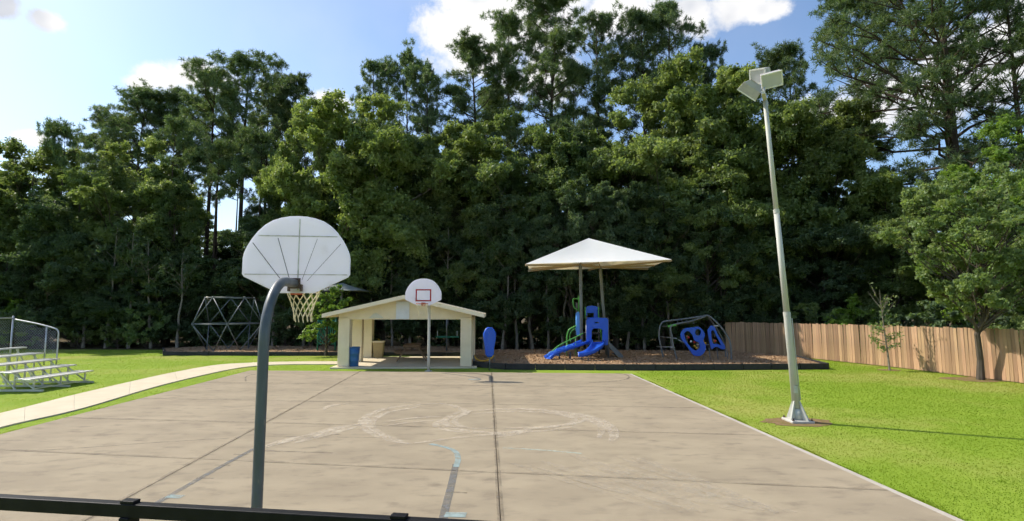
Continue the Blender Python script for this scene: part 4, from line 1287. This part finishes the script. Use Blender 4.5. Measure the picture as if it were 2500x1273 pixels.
def broadleaf(seed, W, H, base, nclump, dens, size, shape='round', tr=.28, bark='bark', leaf='leaf', crv=(.11, .19)):
    rng = np.random.default_rng(seed); rnd = random.Random(seed)
    cen, rad = [], []
    tries = 0
    while len(cen) < nclump and tries < 4000:
        tries += 1
        u = rng.uniform(-1, 1, 3)
        l = np.linalg.norm(u)
        if l > 1 or l < .30:
            continue
        z = base + (u[2] * .5 + .5) * (H - base)
        f = (u[2] * .5 + .5)
        prof = {'round': 1.0, 'column': .95, 'cone': 1.15 - .75 * f, 'umbrella': .55 + .6 * f}[shape]
        r = W * rng.uniform(*crv) * (1.0 - .25 * f)
        p = np.array([u[0] * W * .5 * prof, u[1] * W * .5 * prof, z])
        p[0] *= 1 + .18 * math.sin(z * 1.7 + seed); p[1] *= 1 + .18 * math.cos(z * 1.3 + seed * 2)
        if any(np.linalg.norm(p - c) < r * .62 for c in cen):
            continue
        cen.append(p); rad.append(r)
    v = Variant()
    v.W, v.H = W, H
    v.crown = (lambda q: np_mesh('crown', q[0], 4, M[leaf], q[1]))(clump_leaves(rng, cen, rad, dens, size))
    m = MB()
    topz = base + (H - base) * .78
    tp_ = wobble(Vector((0, 0, -.15)), Vector((rnd.uniform(-.4, .4), rnd.uniform(-.4, .4), topz)), rnd, W * .035, 8)
    m.tube(tp_, [tr * (1.25 if i == 0 else 1) * (1 - .88 * i / 8) for i in range(9)], 8)
    for c, r in zip(cen, rad):
        c = Vector(c)
        zs = max(base * .75, c.z - rnd.uniform(.35, .8) * math.hypot(c.x, c.y) - .5)
        t = min(max(zs / topz, 0.08), .95) * 8
        i = min(int(t), 7)
        a = tp_[i].lerp(tp_[i + 1], t - i)
        r0 = tr * (1 - .88 * t / 8) * .5
        m.tube(wobble(a, c, rnd, (c - a).length * .08, 4), [r0, r0 * .7, r0 * .5, r0 * .32, r0 * .12], 5, caps=False)
        for q in range(3):
            e = c + Vector((rnd.uniform(-1, 1), rnd.uniform(-1, 1), rnd.uniform(-.2, .8))) * r * .8
            m.tube([a.lerp(c, .75), e], [r0 * .3, r0 * .08], 4, caps=False)
    me = m.mesh('trunk'); me.materials.append(M[bark])
    v.trunk = me
    return v

def pine(seed, W, H, start, nwh, tr=.26, tuft=.42, per=6, leader=0.0, K=28, nw=.055):
    rng = np.random.default_rng(seed); rnd = random.Random(seed)
    m = MB()
    bend = Vector((rnd.uniform(-.5, .5), rnd.uniform(-.5, .5), 0)) * (1 + leader)
    def tz(z):
        t = z / H
        return Vector((bend.x * math.sin(t * 2.6), bend.y * math.sin(t * 3.1), z))
    m.tube([tz(H * i / 14 - (.15 if i == 0 else 0)) for i in range(15)], [tr * (1.2 if i == 0 else 1) * (1 - .93 * (i / 14) ** 1.25) for i in range(15)], 9)
    tc_ = []
    for k in range(nwh):
        f = (k + rnd.random() * .8) / nwh
        z = H * (start + (1 - start) * f * .985)
        L = W * .5 * (.30 + .70 * math.sin(math.pi * min(1, (1 - f) * .80 + .10)) ** .8) * rnd.uniform(.55, 1.12)
        if f > .93:
            L *= .6
        az = rnd.uniform(0, 2 * math.pi)
        el = rnd.uniform(.0, .55) + .55 * f - (.25 if f < .2 else 0)
        a = tz(z)
        d = Vector((math.cos(az) * math.cos(el), math.sin(az) * math.cos(el), math.sin(el)))
        e = a + d * L + Vector((0, 0, L * .12))
        e.z = min(e.z, H - .25)
        path = wobble(a, e, rnd, L * .07, 4)
        r0 = max(.018, tr * .30 * (1 - .75 * f)) * (L / (W * .5)) ** .5
        m.tube(path, [r0, r0 * .8, r0 * .6, r0 * .42, r0 * .2], 5, caps=False)
        for q in range(per):
            t = rnd.uniform(.38, 1.0) if q else 1.0
            i = min(int(t * 4), 3)
            p = path[i].lerp(path[i + 1], t * 4 - i)
            s = Vector((rnd.uniform(-1, 1), rnd.uniform(-1, 1), rnd.uniform(-.15, .8))) * L * .24 if q else Vector((0, 0, 0))
            e2 = p + s
            if q:
                m.tube([p, e2], [r0 * .35, r0 * .15], 4, caps=False)
            nt_ = rnd.randint(4, 6)
            for _ in range(nt_):
                tc_.append(e2 + Vector((rnd.gauss(0, .26), rnd.gauss(0, .26), rnd.gauss(.05, .15))))
    for _ in range(7):
        tc_.append(tz(H) + Vector((rnd.gauss(0, .25), rnd.gauss(0, .25), rnd.uniform(-.8, -.15))))
    C = np.array([tuple(p) for p in tc_])
    n = len(C) * K
    c = np.repeat(C, K, axis=0)
    d = unit(rng.normal(size=(n, 3)) + np.array([0, 0, .35]))
    ln = tuft * rng.uniform(.65, 1.15, (n, 1))
    sd = unit(np.cross(d, rng.normal(size=(n, 3))))
    v3 = np.empty((n, 3, 3), dtype=np.float32)
    v3[:, 0] = c + d * .06 + sd * nw * .5
    v3[:, 1] = c + d * .06 - sd * nw * .5
    v3[:, 2] = c + d * ln
    v = Variant(); v.W, v.H = W, H
    v.crown = np_mesh('crown', v3.reshape(-1, 3), 3, M['needle'], np.repeat(rng.random(len(C)), K) * .6 + rng.random(n) * .4)
    me = m.mesh('trunk'); me.materials.append(M['bark_pine'])
    v.trunk = me
    return v

BL = [broadleaf(21, 10, 15, 2.6, 46, 1500, .215),
      broadleaf(22, 11, 15, 2.2, 50, 1350, .215),
      broadleaf(23, 9, 16, 1.6, 48, 1550, .205, 'column'),
      broadleaf(24, 10, 14, 1.2, 48, 1450, .215, 'cone')]
PN = [pine(31, 8.0, 26, .48, 46), pine(32, 7.0, 25, .55, 40, leader=.8), pine(33, 8.5, 26, .42, 54, leader=.4), pine(34, 7.5, 26, .60, 38)]

def plant(name, v, x, y, H, W, label, cat, group=None, leaf=None, rz=0.0, lean=(0, 0), slim=False):
    t = thing(name, label, cat, (x, y, 0), rz, group)
    if 'pine' not in name and not slim:
        W = max(W, .86 * H * v.W / v.H)          # keep crowns from stretching into columns
    sc = (W / v.W, W / v.W, H / v.H)
    for nm, me in (('trunk', v.trunk), ('crown', v.crown)):
        o = link(bpy.data.objects.new(nm, me), t)
        o.scale = sc
        o.rotation_euler = (lean[1], lean[0], 0)
        if nm == 'crown' and leaf:
            o.material_slots[0].link = 'OBJECT'
            o.material_slots[0].material = M[leaf]
    return t

def tree_px(name, v, px, Y, top, wpx, label, cat='tree', group=None, leaf=None, rz=None, lean=(0, 0), slim=False):
    H = ZA(top, Y)
    x = XA(px, Y, H * .6)
    return plant(name, v, x, Y, H, wpx / FPX * Y, label, cat, group, leaf, rz if rz is not None else (px * .37) % 6.28, lean, slim)

# pines rising above the canopy
for k, (px, Y, top, w, vi, lb_) in enumerate([
    (350, 50, 226, 175, 0, 'pine with small crown, first to rise above the trees at left'),
    (285, 54, 290, 150, 1, 'low pine on the slope of the tree line at left'),
    (440, 52, 225, 170, 2, 'feathery pine just left of the two bare-trunked pines'),
    (238, 53, 345, 150, 2, 'low feathery pine in the dip at left'),
    (398, 51, 236, 170, 2, 'feathery pine between the first pine and the bare-trunked pines'),
    (645, 50, 205, 150, 2, 'feathery pine at the right shoulder of the tall round-topped pine'),
    (512, 47, 178, 165, 3, 'pine with bare trunk left of the taller round-topped pine'),
    (595, 46, 152, 185, 3, 'tall round-topped pine with long bare trunk behind the near hoop'),
    (548, 56, 240, 120, 1, 'thin pine between two bare-trunked pines'),
    (706, 51, 188, 150, 1, 'pine with loose crown right of the tall round-topped pine'),
    (660, 56, 250, 130, 3, 'short pine tucked behind the tall round-topped pine'),
    (905, 52, 152, 150, 2, 'left one of the pine pair above the bright green broadleaf tree'),
    (982, 52, 143, 140, 0, 'right one of the pine pair above the bright green broadleaf tree'),
    (1040, 50, 178, 120, 3, 'narrow dark pine at the left foot of the big white cloud'),
    (1135, 49, 100, 190, 1, 'slanting pine against the big white cloud'),
    (1242, 51, 58, 170, 3, 'spindly pine just left of the tallest pine'),
    (1362, 47, -16, 215, 1, 'tallest pine with open crown touching the top of the picture'),
    (1460, 50, 44, 170, 3, 'pine just right of the tallest pine'),
    (1570, 49, 30, 190, 2, 'broad dark pine under the small cloud, left of its twin'),
    (1650, 50, 14, 190, 0, 'broad dark pine under the small cloud, right of its twin'),
    (1722, 48, 112, 140, 2, 'pine stepping down to the right of the dark pine twins'),
    (1800, 50, 175, 160, 0, 'low pine behind the floodlights, left side'),
    (1940, 46, 122, 200, 2, 'pine just right of the floodlights'),
    (1190, 56, 215, 150, 0, 'half-hidden pine low against the big white cloud'),
    (1400, 56, 150, 150, 2, 'half-hidden pine behind the tallest pine'),
]):
    tree_px('pine_tree', PN[vi], px, Y, top, w * 1.12, lb_, 'pine tree', 'pines rising above the woods', rz=px * .7)

# big spreading pine at the upper right
bigpine = pine(41, 17, 28, .34, 95, tr=.46, tuft=.46, per=8, leader=.3, K=24, nw=.055)
plant('pine_tree', bigpine, XA(2312, 32, 12), 32, 27.5, 17, 'huge spreading pine with thick limbs at the upper right', 'pine tree', rz=.6)
tree_px('pine_tree', PN[2], 2475, 30, -120, 330, 'dark pine at the upper right corner', 'pine tree')
tree_px('pine_tree', PN[0], 2090, 40, 0, 260, 'pine between the floodlights and the huge spreading pine', 'pine tree')

# broadleaf trees of the wood edge
for k, (px, Y, top, w, vi, lf, lb_) in enumerate([
    (70, 43, 338, 250, 0, 'leaf_olive', 'olive green broadleaf tree at the far left of the tree line'),
    (-70, 44, 350, 220, 1, 'leaf', 'broadleaf tree cut by the left edge of the picture'),
    (205, 42, 392, 190, 2, 'leaf', 'rounded tree in the dip of the tree line at left'),
    (330, 43, 355, 220, 1, 'leaf_olive', 'broad tree below the first pine at left'),
    (415, 41, 420, 190, 3, 'leaf', 'leafy tree below the feathery pine'),
    (748, 41, 275, 200, 1, 'leaf_lit_tone', 'bright green tree left half of the big lit canopy above the near hoop'),
    (820, 40.5, 240, 230, 0, 'leaf_lit_tone', 'tallest lit broadleaf tree above the near hoop'),
    (930, 41, 252, 220, 1, 'leaf_lit_tone', 'lit broadleaf tree below the pine pair'),
    (1050, 42, 310, 210, 0, 'leaf_olive', 'olive broadleaf tree at the left end of the cloud'),
    (1160, 42, 270, 200, 2, 'leaf_olive', 'broadleaf tree below the slanting pine'),
    (1265, 42, 300, 190, 1, 'leaf', 'broadleaf tree left of the tallest pine trunk'),
    (1120, 39.5, 425, 200, 3, 'leaf_olive', 'pale topped tree above the far hoop'),
    (1330, 40, 360, 190, 0, 'leaf', 'small lit tree below the tallest pine'),
    (1440, 43, 290, 170, 2, 'leaf_dark', 'dark tree above the white canopy'),
    (1560, 43, 240, 210, 1, 'leaf_olive', 'left flank of the big olive tree mass'),
    (1680, 43, 150, 270, 0, 'leaf_olive', 'high olive tree in the middle of the big tree mass'),
    (1800, 42, 185, 250, 1, 'leaf_olive', 'broad olive tree left of the light pole'),
    (1560, 39.5, 440, 210, 3, 'leaf_olive', 'lit tree just above the white canopy tip'),
    (1720, 39.5, 400, 230, 1, 'leaf_olive', 'bushy olive tree behind the light pole middle'),
    (1915, 41, 205, 230, 2, 'leaf_olive', 'tall tree directly behind the floodlights'),
    (2040, 38, 270, 260, 0, 'leaf_olive', 'olive tree right of the light pole top'),
    (2000, 35, 470, 260, 1, 'leaf_dark', 'dark tree behind the far end of the cedar fence'),
    (2160, 33, 395, 230, 3, 'leaf_olive', 'tree below the left limbs of the huge pine'),
    (2300, 30, 470, 260, 0, 'leaf', 'tree at the foot of the huge pine'),
]):
    Y = Y - (2.0 if px < 1500 else 3.2) if px < 1950 else Y
    tree_px('broadleaf_tree', BL[vi], px, Y, top, w * 1.1, lb_, 'tree', 'broadleaf trees of the wood edge', leaf=lf, rz=px * 1.3, slim=px in (415, 748))
tree_px('broadleaf_tree', BL[1], 2490, 25, 318, 300, 'bright yellow-green tree at the right edge behind the fence', 'tree', leaf='leaf_bright')
tree_px('broadleaf_tree', BL[3], 2560, 23, 420, 330, 'leafy tree hanging in from the right edge below the bright tree', 'tree', leaf='leaf_near')

# shaded trees that fill the wood below
ZONES = [(40, 'behind the bleachers at the left edge'), (180, 'just right of the bleachers'), (330, 'left of the tube frame climber'), (470, 'at the left side of the tube frame climber'),
         (600, 'right behind the tube frame climber'), (740, 'behind the near backboard'), (860, 'right of the near backboard'), (960, 'above the left half of the pavilion'), (1060, 'behind the far backboard'),
         (1160, 'above the right end of the pavilion'), (1270, 'between the blue spinner and the white canopy'), (1420, 'left part behind the white canopy'), (1560, 'right part behind the white canopy'),
         (1680, 'behind the arched climber, left side'), (1780, 'behind the arched climber, right side'), (1900, 'left of the light pole'), (2000, 'right behind the light pole'), (2110, 'above the shaded end of the fence'),
         (2300, 'behind the sapling and the fence'), (9999, 'behind the lawn tree at right')]
def zone(px):
    return next(z for lim, z in ZONES if px < lim)
rt = random.Random(77)
for k, px in enumerate(range(-60, 2120, 62)):
    Y = 36.6 + rt.uniform(0, 1.6)
    if 400 < px < 700: Y = 38.4 + rt.uniform(0, 1.5)
    if 1150 < px <= 1850: Y = 35.4 + rt.uniform(0, 1.6)
    if px > 1850: Y = 35.0 + rt.uniform(0, 3)
    top = rt.uniform(455, 640)
    if 450 < px < 660:
        top = rt.uniform(600, 690)
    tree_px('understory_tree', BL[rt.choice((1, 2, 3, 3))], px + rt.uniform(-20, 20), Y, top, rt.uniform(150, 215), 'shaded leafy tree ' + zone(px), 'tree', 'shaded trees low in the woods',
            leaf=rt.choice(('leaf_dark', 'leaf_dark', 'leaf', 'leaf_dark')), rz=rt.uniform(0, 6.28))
for k, px in enumerate(range(-150, 2900, 105)):
    Y = rt.uniform(58, 70)
    top = rt.uniform(430, 520) if not (440 < px < 680) else 560
    if px > 1950: Y = rt.uniform(46, 56)
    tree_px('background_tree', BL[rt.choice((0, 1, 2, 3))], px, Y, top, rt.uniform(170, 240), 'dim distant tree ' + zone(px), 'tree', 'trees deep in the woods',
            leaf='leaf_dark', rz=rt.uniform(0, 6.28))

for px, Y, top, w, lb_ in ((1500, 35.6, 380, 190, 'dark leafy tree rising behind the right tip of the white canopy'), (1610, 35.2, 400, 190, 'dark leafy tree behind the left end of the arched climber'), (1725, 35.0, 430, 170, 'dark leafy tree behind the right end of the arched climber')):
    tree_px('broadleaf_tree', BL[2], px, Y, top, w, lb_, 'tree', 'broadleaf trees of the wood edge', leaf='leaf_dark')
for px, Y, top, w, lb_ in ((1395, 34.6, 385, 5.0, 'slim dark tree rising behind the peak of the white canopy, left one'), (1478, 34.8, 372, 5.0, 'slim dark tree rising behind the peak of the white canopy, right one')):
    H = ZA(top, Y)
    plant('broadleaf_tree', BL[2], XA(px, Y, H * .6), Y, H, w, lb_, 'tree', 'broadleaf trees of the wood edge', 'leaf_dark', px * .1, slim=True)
# thin young trunks at the wood edge, crowns lost in the foliage
tv2 = broadleaf(52, 3.2, 9.0, 4.6, 12, 420, .20, 'umbrella', tr=.11, bark='bark_pale', leaf='leaf_dark', crv=(.14, .22))
rq2 = random.Random(19)
for px in (208, 262, 318, 372, 436, 668, 742, 868, 905, 958, 1002, 1094, 1182, 1226, 1262, 1300, 1338, 1372, 1530, 1572, 1640, 1702, 1768, 1820, 1868):
    Y = rq2.uniform(34.4, 35.6) if px > 1150 else rq2.uniform(36.2, 37.0)
    H = ZA(rq2.uniform(500, 610), Y)
    plant('thin_tree', tv2, XA(px, Y, 2), Y, H, rq2.uniform(2.4, 3.2), 'thin pale tree ' + zone(px), 'tree', 'thin pale trees at the wood edge', None, rq2.uniform(0, 6.28), (rq2.uniform(-.04, .04), rq2.uniform(-.04, .04)), slim=True)
# bare trunks standing in the shade
trv = pine(51, 6, 18, .80, 14, tr=.20)
for k, px in enumerate((420, 530, 575, 628, 690, 905, 1010, 1075, 1290, 1330, 1385, 1560, 1600, 1850, 250, 140)):
    tree_px('slender_pine', trv, px, 39.6 + (k * .37) % 1.8, 300 + (k * 53) % 130, 120, 'slender bare trunk ' + zone(px), 'tree', 'bare trunks along the wood edge', rz=k * 1.1)

# young tree right of the near backboard
yt = broadleaf(61, 3.4, 6.2, 1.0, 34, 900, .20, 'cone', tr=.09, leaf='leaf_bright', crv=(.12, .2))
tree_px('young_tree', yt, 800, 30.6, 640, 128, 'young bright green tree peeking out right of the near backboard', 'tree', rz=.4)

# tree on the lawn in front of the fence
nt_ = broadleaf(62, 6.0, 8.6, 2.5, 84, 1500, .15, 'round', tr=.15, leaf='leaf_near', crv=(.085, .15))
nb = G(2394, 928)
plant('lawn_tree', nt_, nb.x, nb.y, 8.2, 4.9, 'rounded shade tree with leaning trunk in front of the fence', 'tree', rz=1.2, lean=(-.10, 0))

# thin sapling in front of the fence
sg = thing('sapling', 'thin half-bare sapling in front of the fence', 'sapling', G(2172, 905))
rnd = random.Random(9); rng = np.random.default_rng(9)
m = MB(); leaves = []
stem = [Vector((0, 0, -.05)), Vector((-.04, 0, .8)), Vector((-.10, .02, 1.6)), Vector((-.16, 0, 2.3)), Vector((-.22, 0, 3.5))]
m.tube(smooth_path(stem, 3), [.045 - .0032 * i for i in range(13)], 6)
for k in range(26):
    z = rnd.uniform(.75, 2.9)
    i = 0
    while i < 3 and stem[i + 1].z < z: i += 1
    a = stem[i].lerp(stem[i + 1], (z - stem[i].z) / (stem[i + 1].z - stem[i].z))
    az = rnd.uniform(0, 6.28)
    L = rnd.uniform(.25, .75)
    up_ = .35 if z < 1.9 else 1.3
    e = a + Vector((math.cos(az) * L, math.sin(az) * L * .8, L * up_))
    m.tube([a, a.lerp(e, .5) + Vector((0, 0, -.03)), e], [.014, .010, .004], 4)
    nl = 26 if z < 2.1 else (6 if rnd.random() < .6 else 0)
    for _ in range(nl):
        leaves.append(a.lerp(e, rnd.uniform(.35, 1.05)) + Vector((rnd.gauss(0, .07), rnd.gauss(0, .07), rnd.gauss(0, .07))))
m.build('trunk', M['bark_pale'], sg)
lp_ = np.array([tuple(p) for p in leaves])
link(bpy.data.objects.new('crown', np_mesh('crown', leaf_quads(rng, lp_, unit(rng.normal(size=lp_.shape)), np.full(len(lp_), .12)), 4, M['leaf_near'], rng.random(len(lp_)))), sg)

# shrubs along the wood edge
shr = [broadleaf(71 + k, 3.0, 2.6, .25, 22, 620, .20, 'round', tr=.05, crv=(.14, .24)) for k in range(2)]
for k, (px, Y, top, w, lf, lb_) in enumerate([
    (195, 36.8, 760, 110, 'leaf_olive', 'sunlit yellow-green shrub right of the bleachers'),
    (292, 36.6, 772, 70, 'leaf_olive', 'small olive shrub in the shade, second from the bleachers'),
    (362, 36.5, 735, 90, 'leaf', 'upright shrub left of the tube frame climber'),
    (30, 35.6, 735, 140, 'leaf_bright', 'bright bush behind the bleacher guard'),
    (700, 36.9, 770, 110, 'leaf_dark', 'dark shrub behind the near pole'),
    (1240, 36.4, 790, 90, 'leaf_dark', 'dark shrub right of the blue spinner'),
    (1545, 36.2, 745, 120, 'leaf', 'shrub between play tower and arched climber'),
    (1650, 36.6, 742, 130, 'leaf', 'shrub behind the arched climber'),
    (1345, 36.6, 770, 70, 'leaf_olive', 'narrow lit shrub left of the play tower'),
    (1830, 35.2, 740, 110, 'leaf_dark', 'shrub at the dark end of the cedar fence'),
    (1990, 31.0, 740, 110, 'leaf_olive', 'bush showing over the fence right of the light pole'),
    (2090, 29.0, 735, 120, 'leaf_bright', 'yellow-green bush showing over the fence left of the sapling'),
    (2260, 26.5, 735, 150, 'leaf_dark', 'dark bush over the fence left of the lawn tree trunk'),
    (2480, 23.5, 720, 170, 'leaf_dark', 'dark bush over the fence at the right edge'),
]):
    tree_px('shrub', shr[k % 2], px, Y, top, w, lb_, 'shrub', 'shrubs along the wood edge', leaf=lf, rz=k * 1.7)

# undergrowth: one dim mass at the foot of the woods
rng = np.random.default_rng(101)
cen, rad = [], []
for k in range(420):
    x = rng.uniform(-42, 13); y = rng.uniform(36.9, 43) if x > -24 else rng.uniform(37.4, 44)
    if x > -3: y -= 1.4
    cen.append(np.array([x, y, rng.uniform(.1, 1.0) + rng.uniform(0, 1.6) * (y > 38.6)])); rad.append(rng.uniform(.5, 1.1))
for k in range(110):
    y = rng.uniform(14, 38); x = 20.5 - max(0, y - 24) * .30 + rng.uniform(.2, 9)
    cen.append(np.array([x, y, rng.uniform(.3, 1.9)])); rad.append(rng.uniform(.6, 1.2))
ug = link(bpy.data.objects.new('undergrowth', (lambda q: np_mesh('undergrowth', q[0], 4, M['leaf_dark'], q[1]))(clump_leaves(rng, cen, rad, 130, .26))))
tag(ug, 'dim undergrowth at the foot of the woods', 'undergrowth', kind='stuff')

# grass blades on the lawns near the camera
rng = np.random.default_rng(7)
def inside(px_, py_, poly):
    x, y = px_, py_
    res = np.zeros(len(x), bool)
    n = len(poly)
    for i in range(n):
        x0, y0 = poly[i][0], poly[i][1]; x1, y1 = poly[(i + 1) % n][0], poly[(i + 1) % n][1]
        c = ((y0 > y) != (y1 > y)) & (x < (x1 - x0) * (y - y0) / (y1 - y0 + 1e-12) + x0)
        res ^= c
    return res
def grass_pts(n, x0, x1, y0, y1):
    y = y0 * (y1 / y0) ** rng.uniform(0, 1, n)
    x = rng.uniform(x0, x1, n)
    return x, y
xs, ys = [], []
for n, a in ((190000, (5.2, 18.6, 5.5, 30)), (110000, (-30, -2, 6.0, 35.2))):
    x, y = grass_pts(n, *a); xs.append(x); ys.append(y)
for a_, b_, sd_, cnt in ((GR[0][3], GR[5][3], 1, 26000), (GR[0][0], GR[5][0], -1, 12000)):
    t_ = rng.uniform(0, 1, cnt) ** 1.5
    dd = (b_ - a_).normalized()
    off = .12 + np.abs(rng.normal(0, .05, cnt)) * (1 + .8 * np.sin(t_ * 60) * np.sin(t_ * 23))
    off = np.where(sd_ > 0, off, off - .10)
    xs.append(a_.x + (b_.x - a_.x) * t_ + sd_ * dd.y * off); ys.append(a_.y + (b_.y - a_.y) * t_ - sd_ * dd.x * off)
x, y = np.concatenate(xs), np.concatenate(ys)
keep = (np.abs(x) < y * 1.03)
polys = [[(p.x, p.y) for p in (GR[0][0], GR[0][3] + Vector((.13, 0, 0)), GR[5][3] + Vector((.13, 0, 0)), GR[5][0])],
         [(p.x, p.y) for p in bp_] + [(p.x, p.y) for p in reversed(tp)],
         [(p.x, p.y) for p in pad_main], [(p.x, p.y) for p in pad_left],
         [(fl - .3, FY - .3), (fr + .3, FY - .2), (fr + .2, BY + .3), (fl - .5, BY + .3)]]
for pl in polys:
    keep &= ~inside(x, y, pl)
keep &= ~inside(x, y, wfp)
x, y = x[keep], y[keep]
n = len(x)
h = rng.uniform(.007, .018, n) * (1 + .004 * y); az = rng.uniform(0, 6.283, n)
w_ = .005 + .00055 * y
dx, dy = np.cos(az), np.sin(az)
ln = rng.normal(0, .45, (n, 2)) * h[:, None]
v3 = np.zeros((n, 3, 3), dtype=np.float32)
v3[:, 0, 0] = x - dx * w_; v3[:, 0, 1] = y - dy * w_
v3[:, 1, 0] = x + dx * w_; v3[:, 1, 1] = y + dy * w_
v3[:, 2, 0] = x + ln[:, 0]; v3[:, 2, 1] = y + ln[:, 1]; v3[:, 2, 2] = h
gr = link(bpy.data.objects.new('grass', np_mesh('grass', v3.reshape(-1, 3), 3, M['blade'])))
tag(gr, 'short mown grass blades', 'grass', kind='stuff')

# loose wood chips on the mulch beds
rng = np.random.default_rng(17)
for pad, zt_, n0, lb_ in ((pad_main, .172, 26000, 'loose wood chips on the main mulch bed'), (pad_left, .152, 9000, 'loose wood chips on the shaded mulch bed')):
    xs_a = np.array([p.x for p in pad]); ys_a = np.array([p.y for p in pad])
    x = rng.uniform(xs_a.min(), xs_a.max(), n0); y = rng.uniform(ys_a.min(), ys_a.max(), n0)
    k_ = inside(x, y, [(p.x, p.y) for p in pad])
    x, y = x[k_], y[k_]
    pos = np.stack([x, y, np.full(len(x), zt_ + .012)], axis=1)
    nr = unit(rng.normal(size=pos.shape) * .45 + np.array([0, 0, 1.0]))
    me = np_mesh('wood_chips', leaf_quads(rng, pos, nr, rng.uniform(.05, .13, len(x)), .4), 4, M['chip'])
    tag(link(bpy.data.objects.new('wood_chips', me)), lb_, 'mulch', kind='stuff')

# look-alikes in one zone: say which one, counted from the left
same = {}
for o in list(SC.objects):
    if o.parent is None and 'label' in o.keys() and o.get('group'):
        same.setdefault(o['label'], []).append(o)
for lb_, os_ in same.items():
    if len(os_) > 1:
        os_.sort(key=lambda o: o.location.x / max(o.location.y, 1))
        words = {2: ('left', 'right'), 3: ('left', 'middle', 'right')}.get(len(os_), ('first', 'second', 'third', 'fourth', 'fifth'))
        num = {2: 'two', 3: 'three'}.get(len(os_), 'several')
        for o, w_ in zip(os_, words):
            o['label'] = lb_ + ', ' + w_ + ' of ' + num
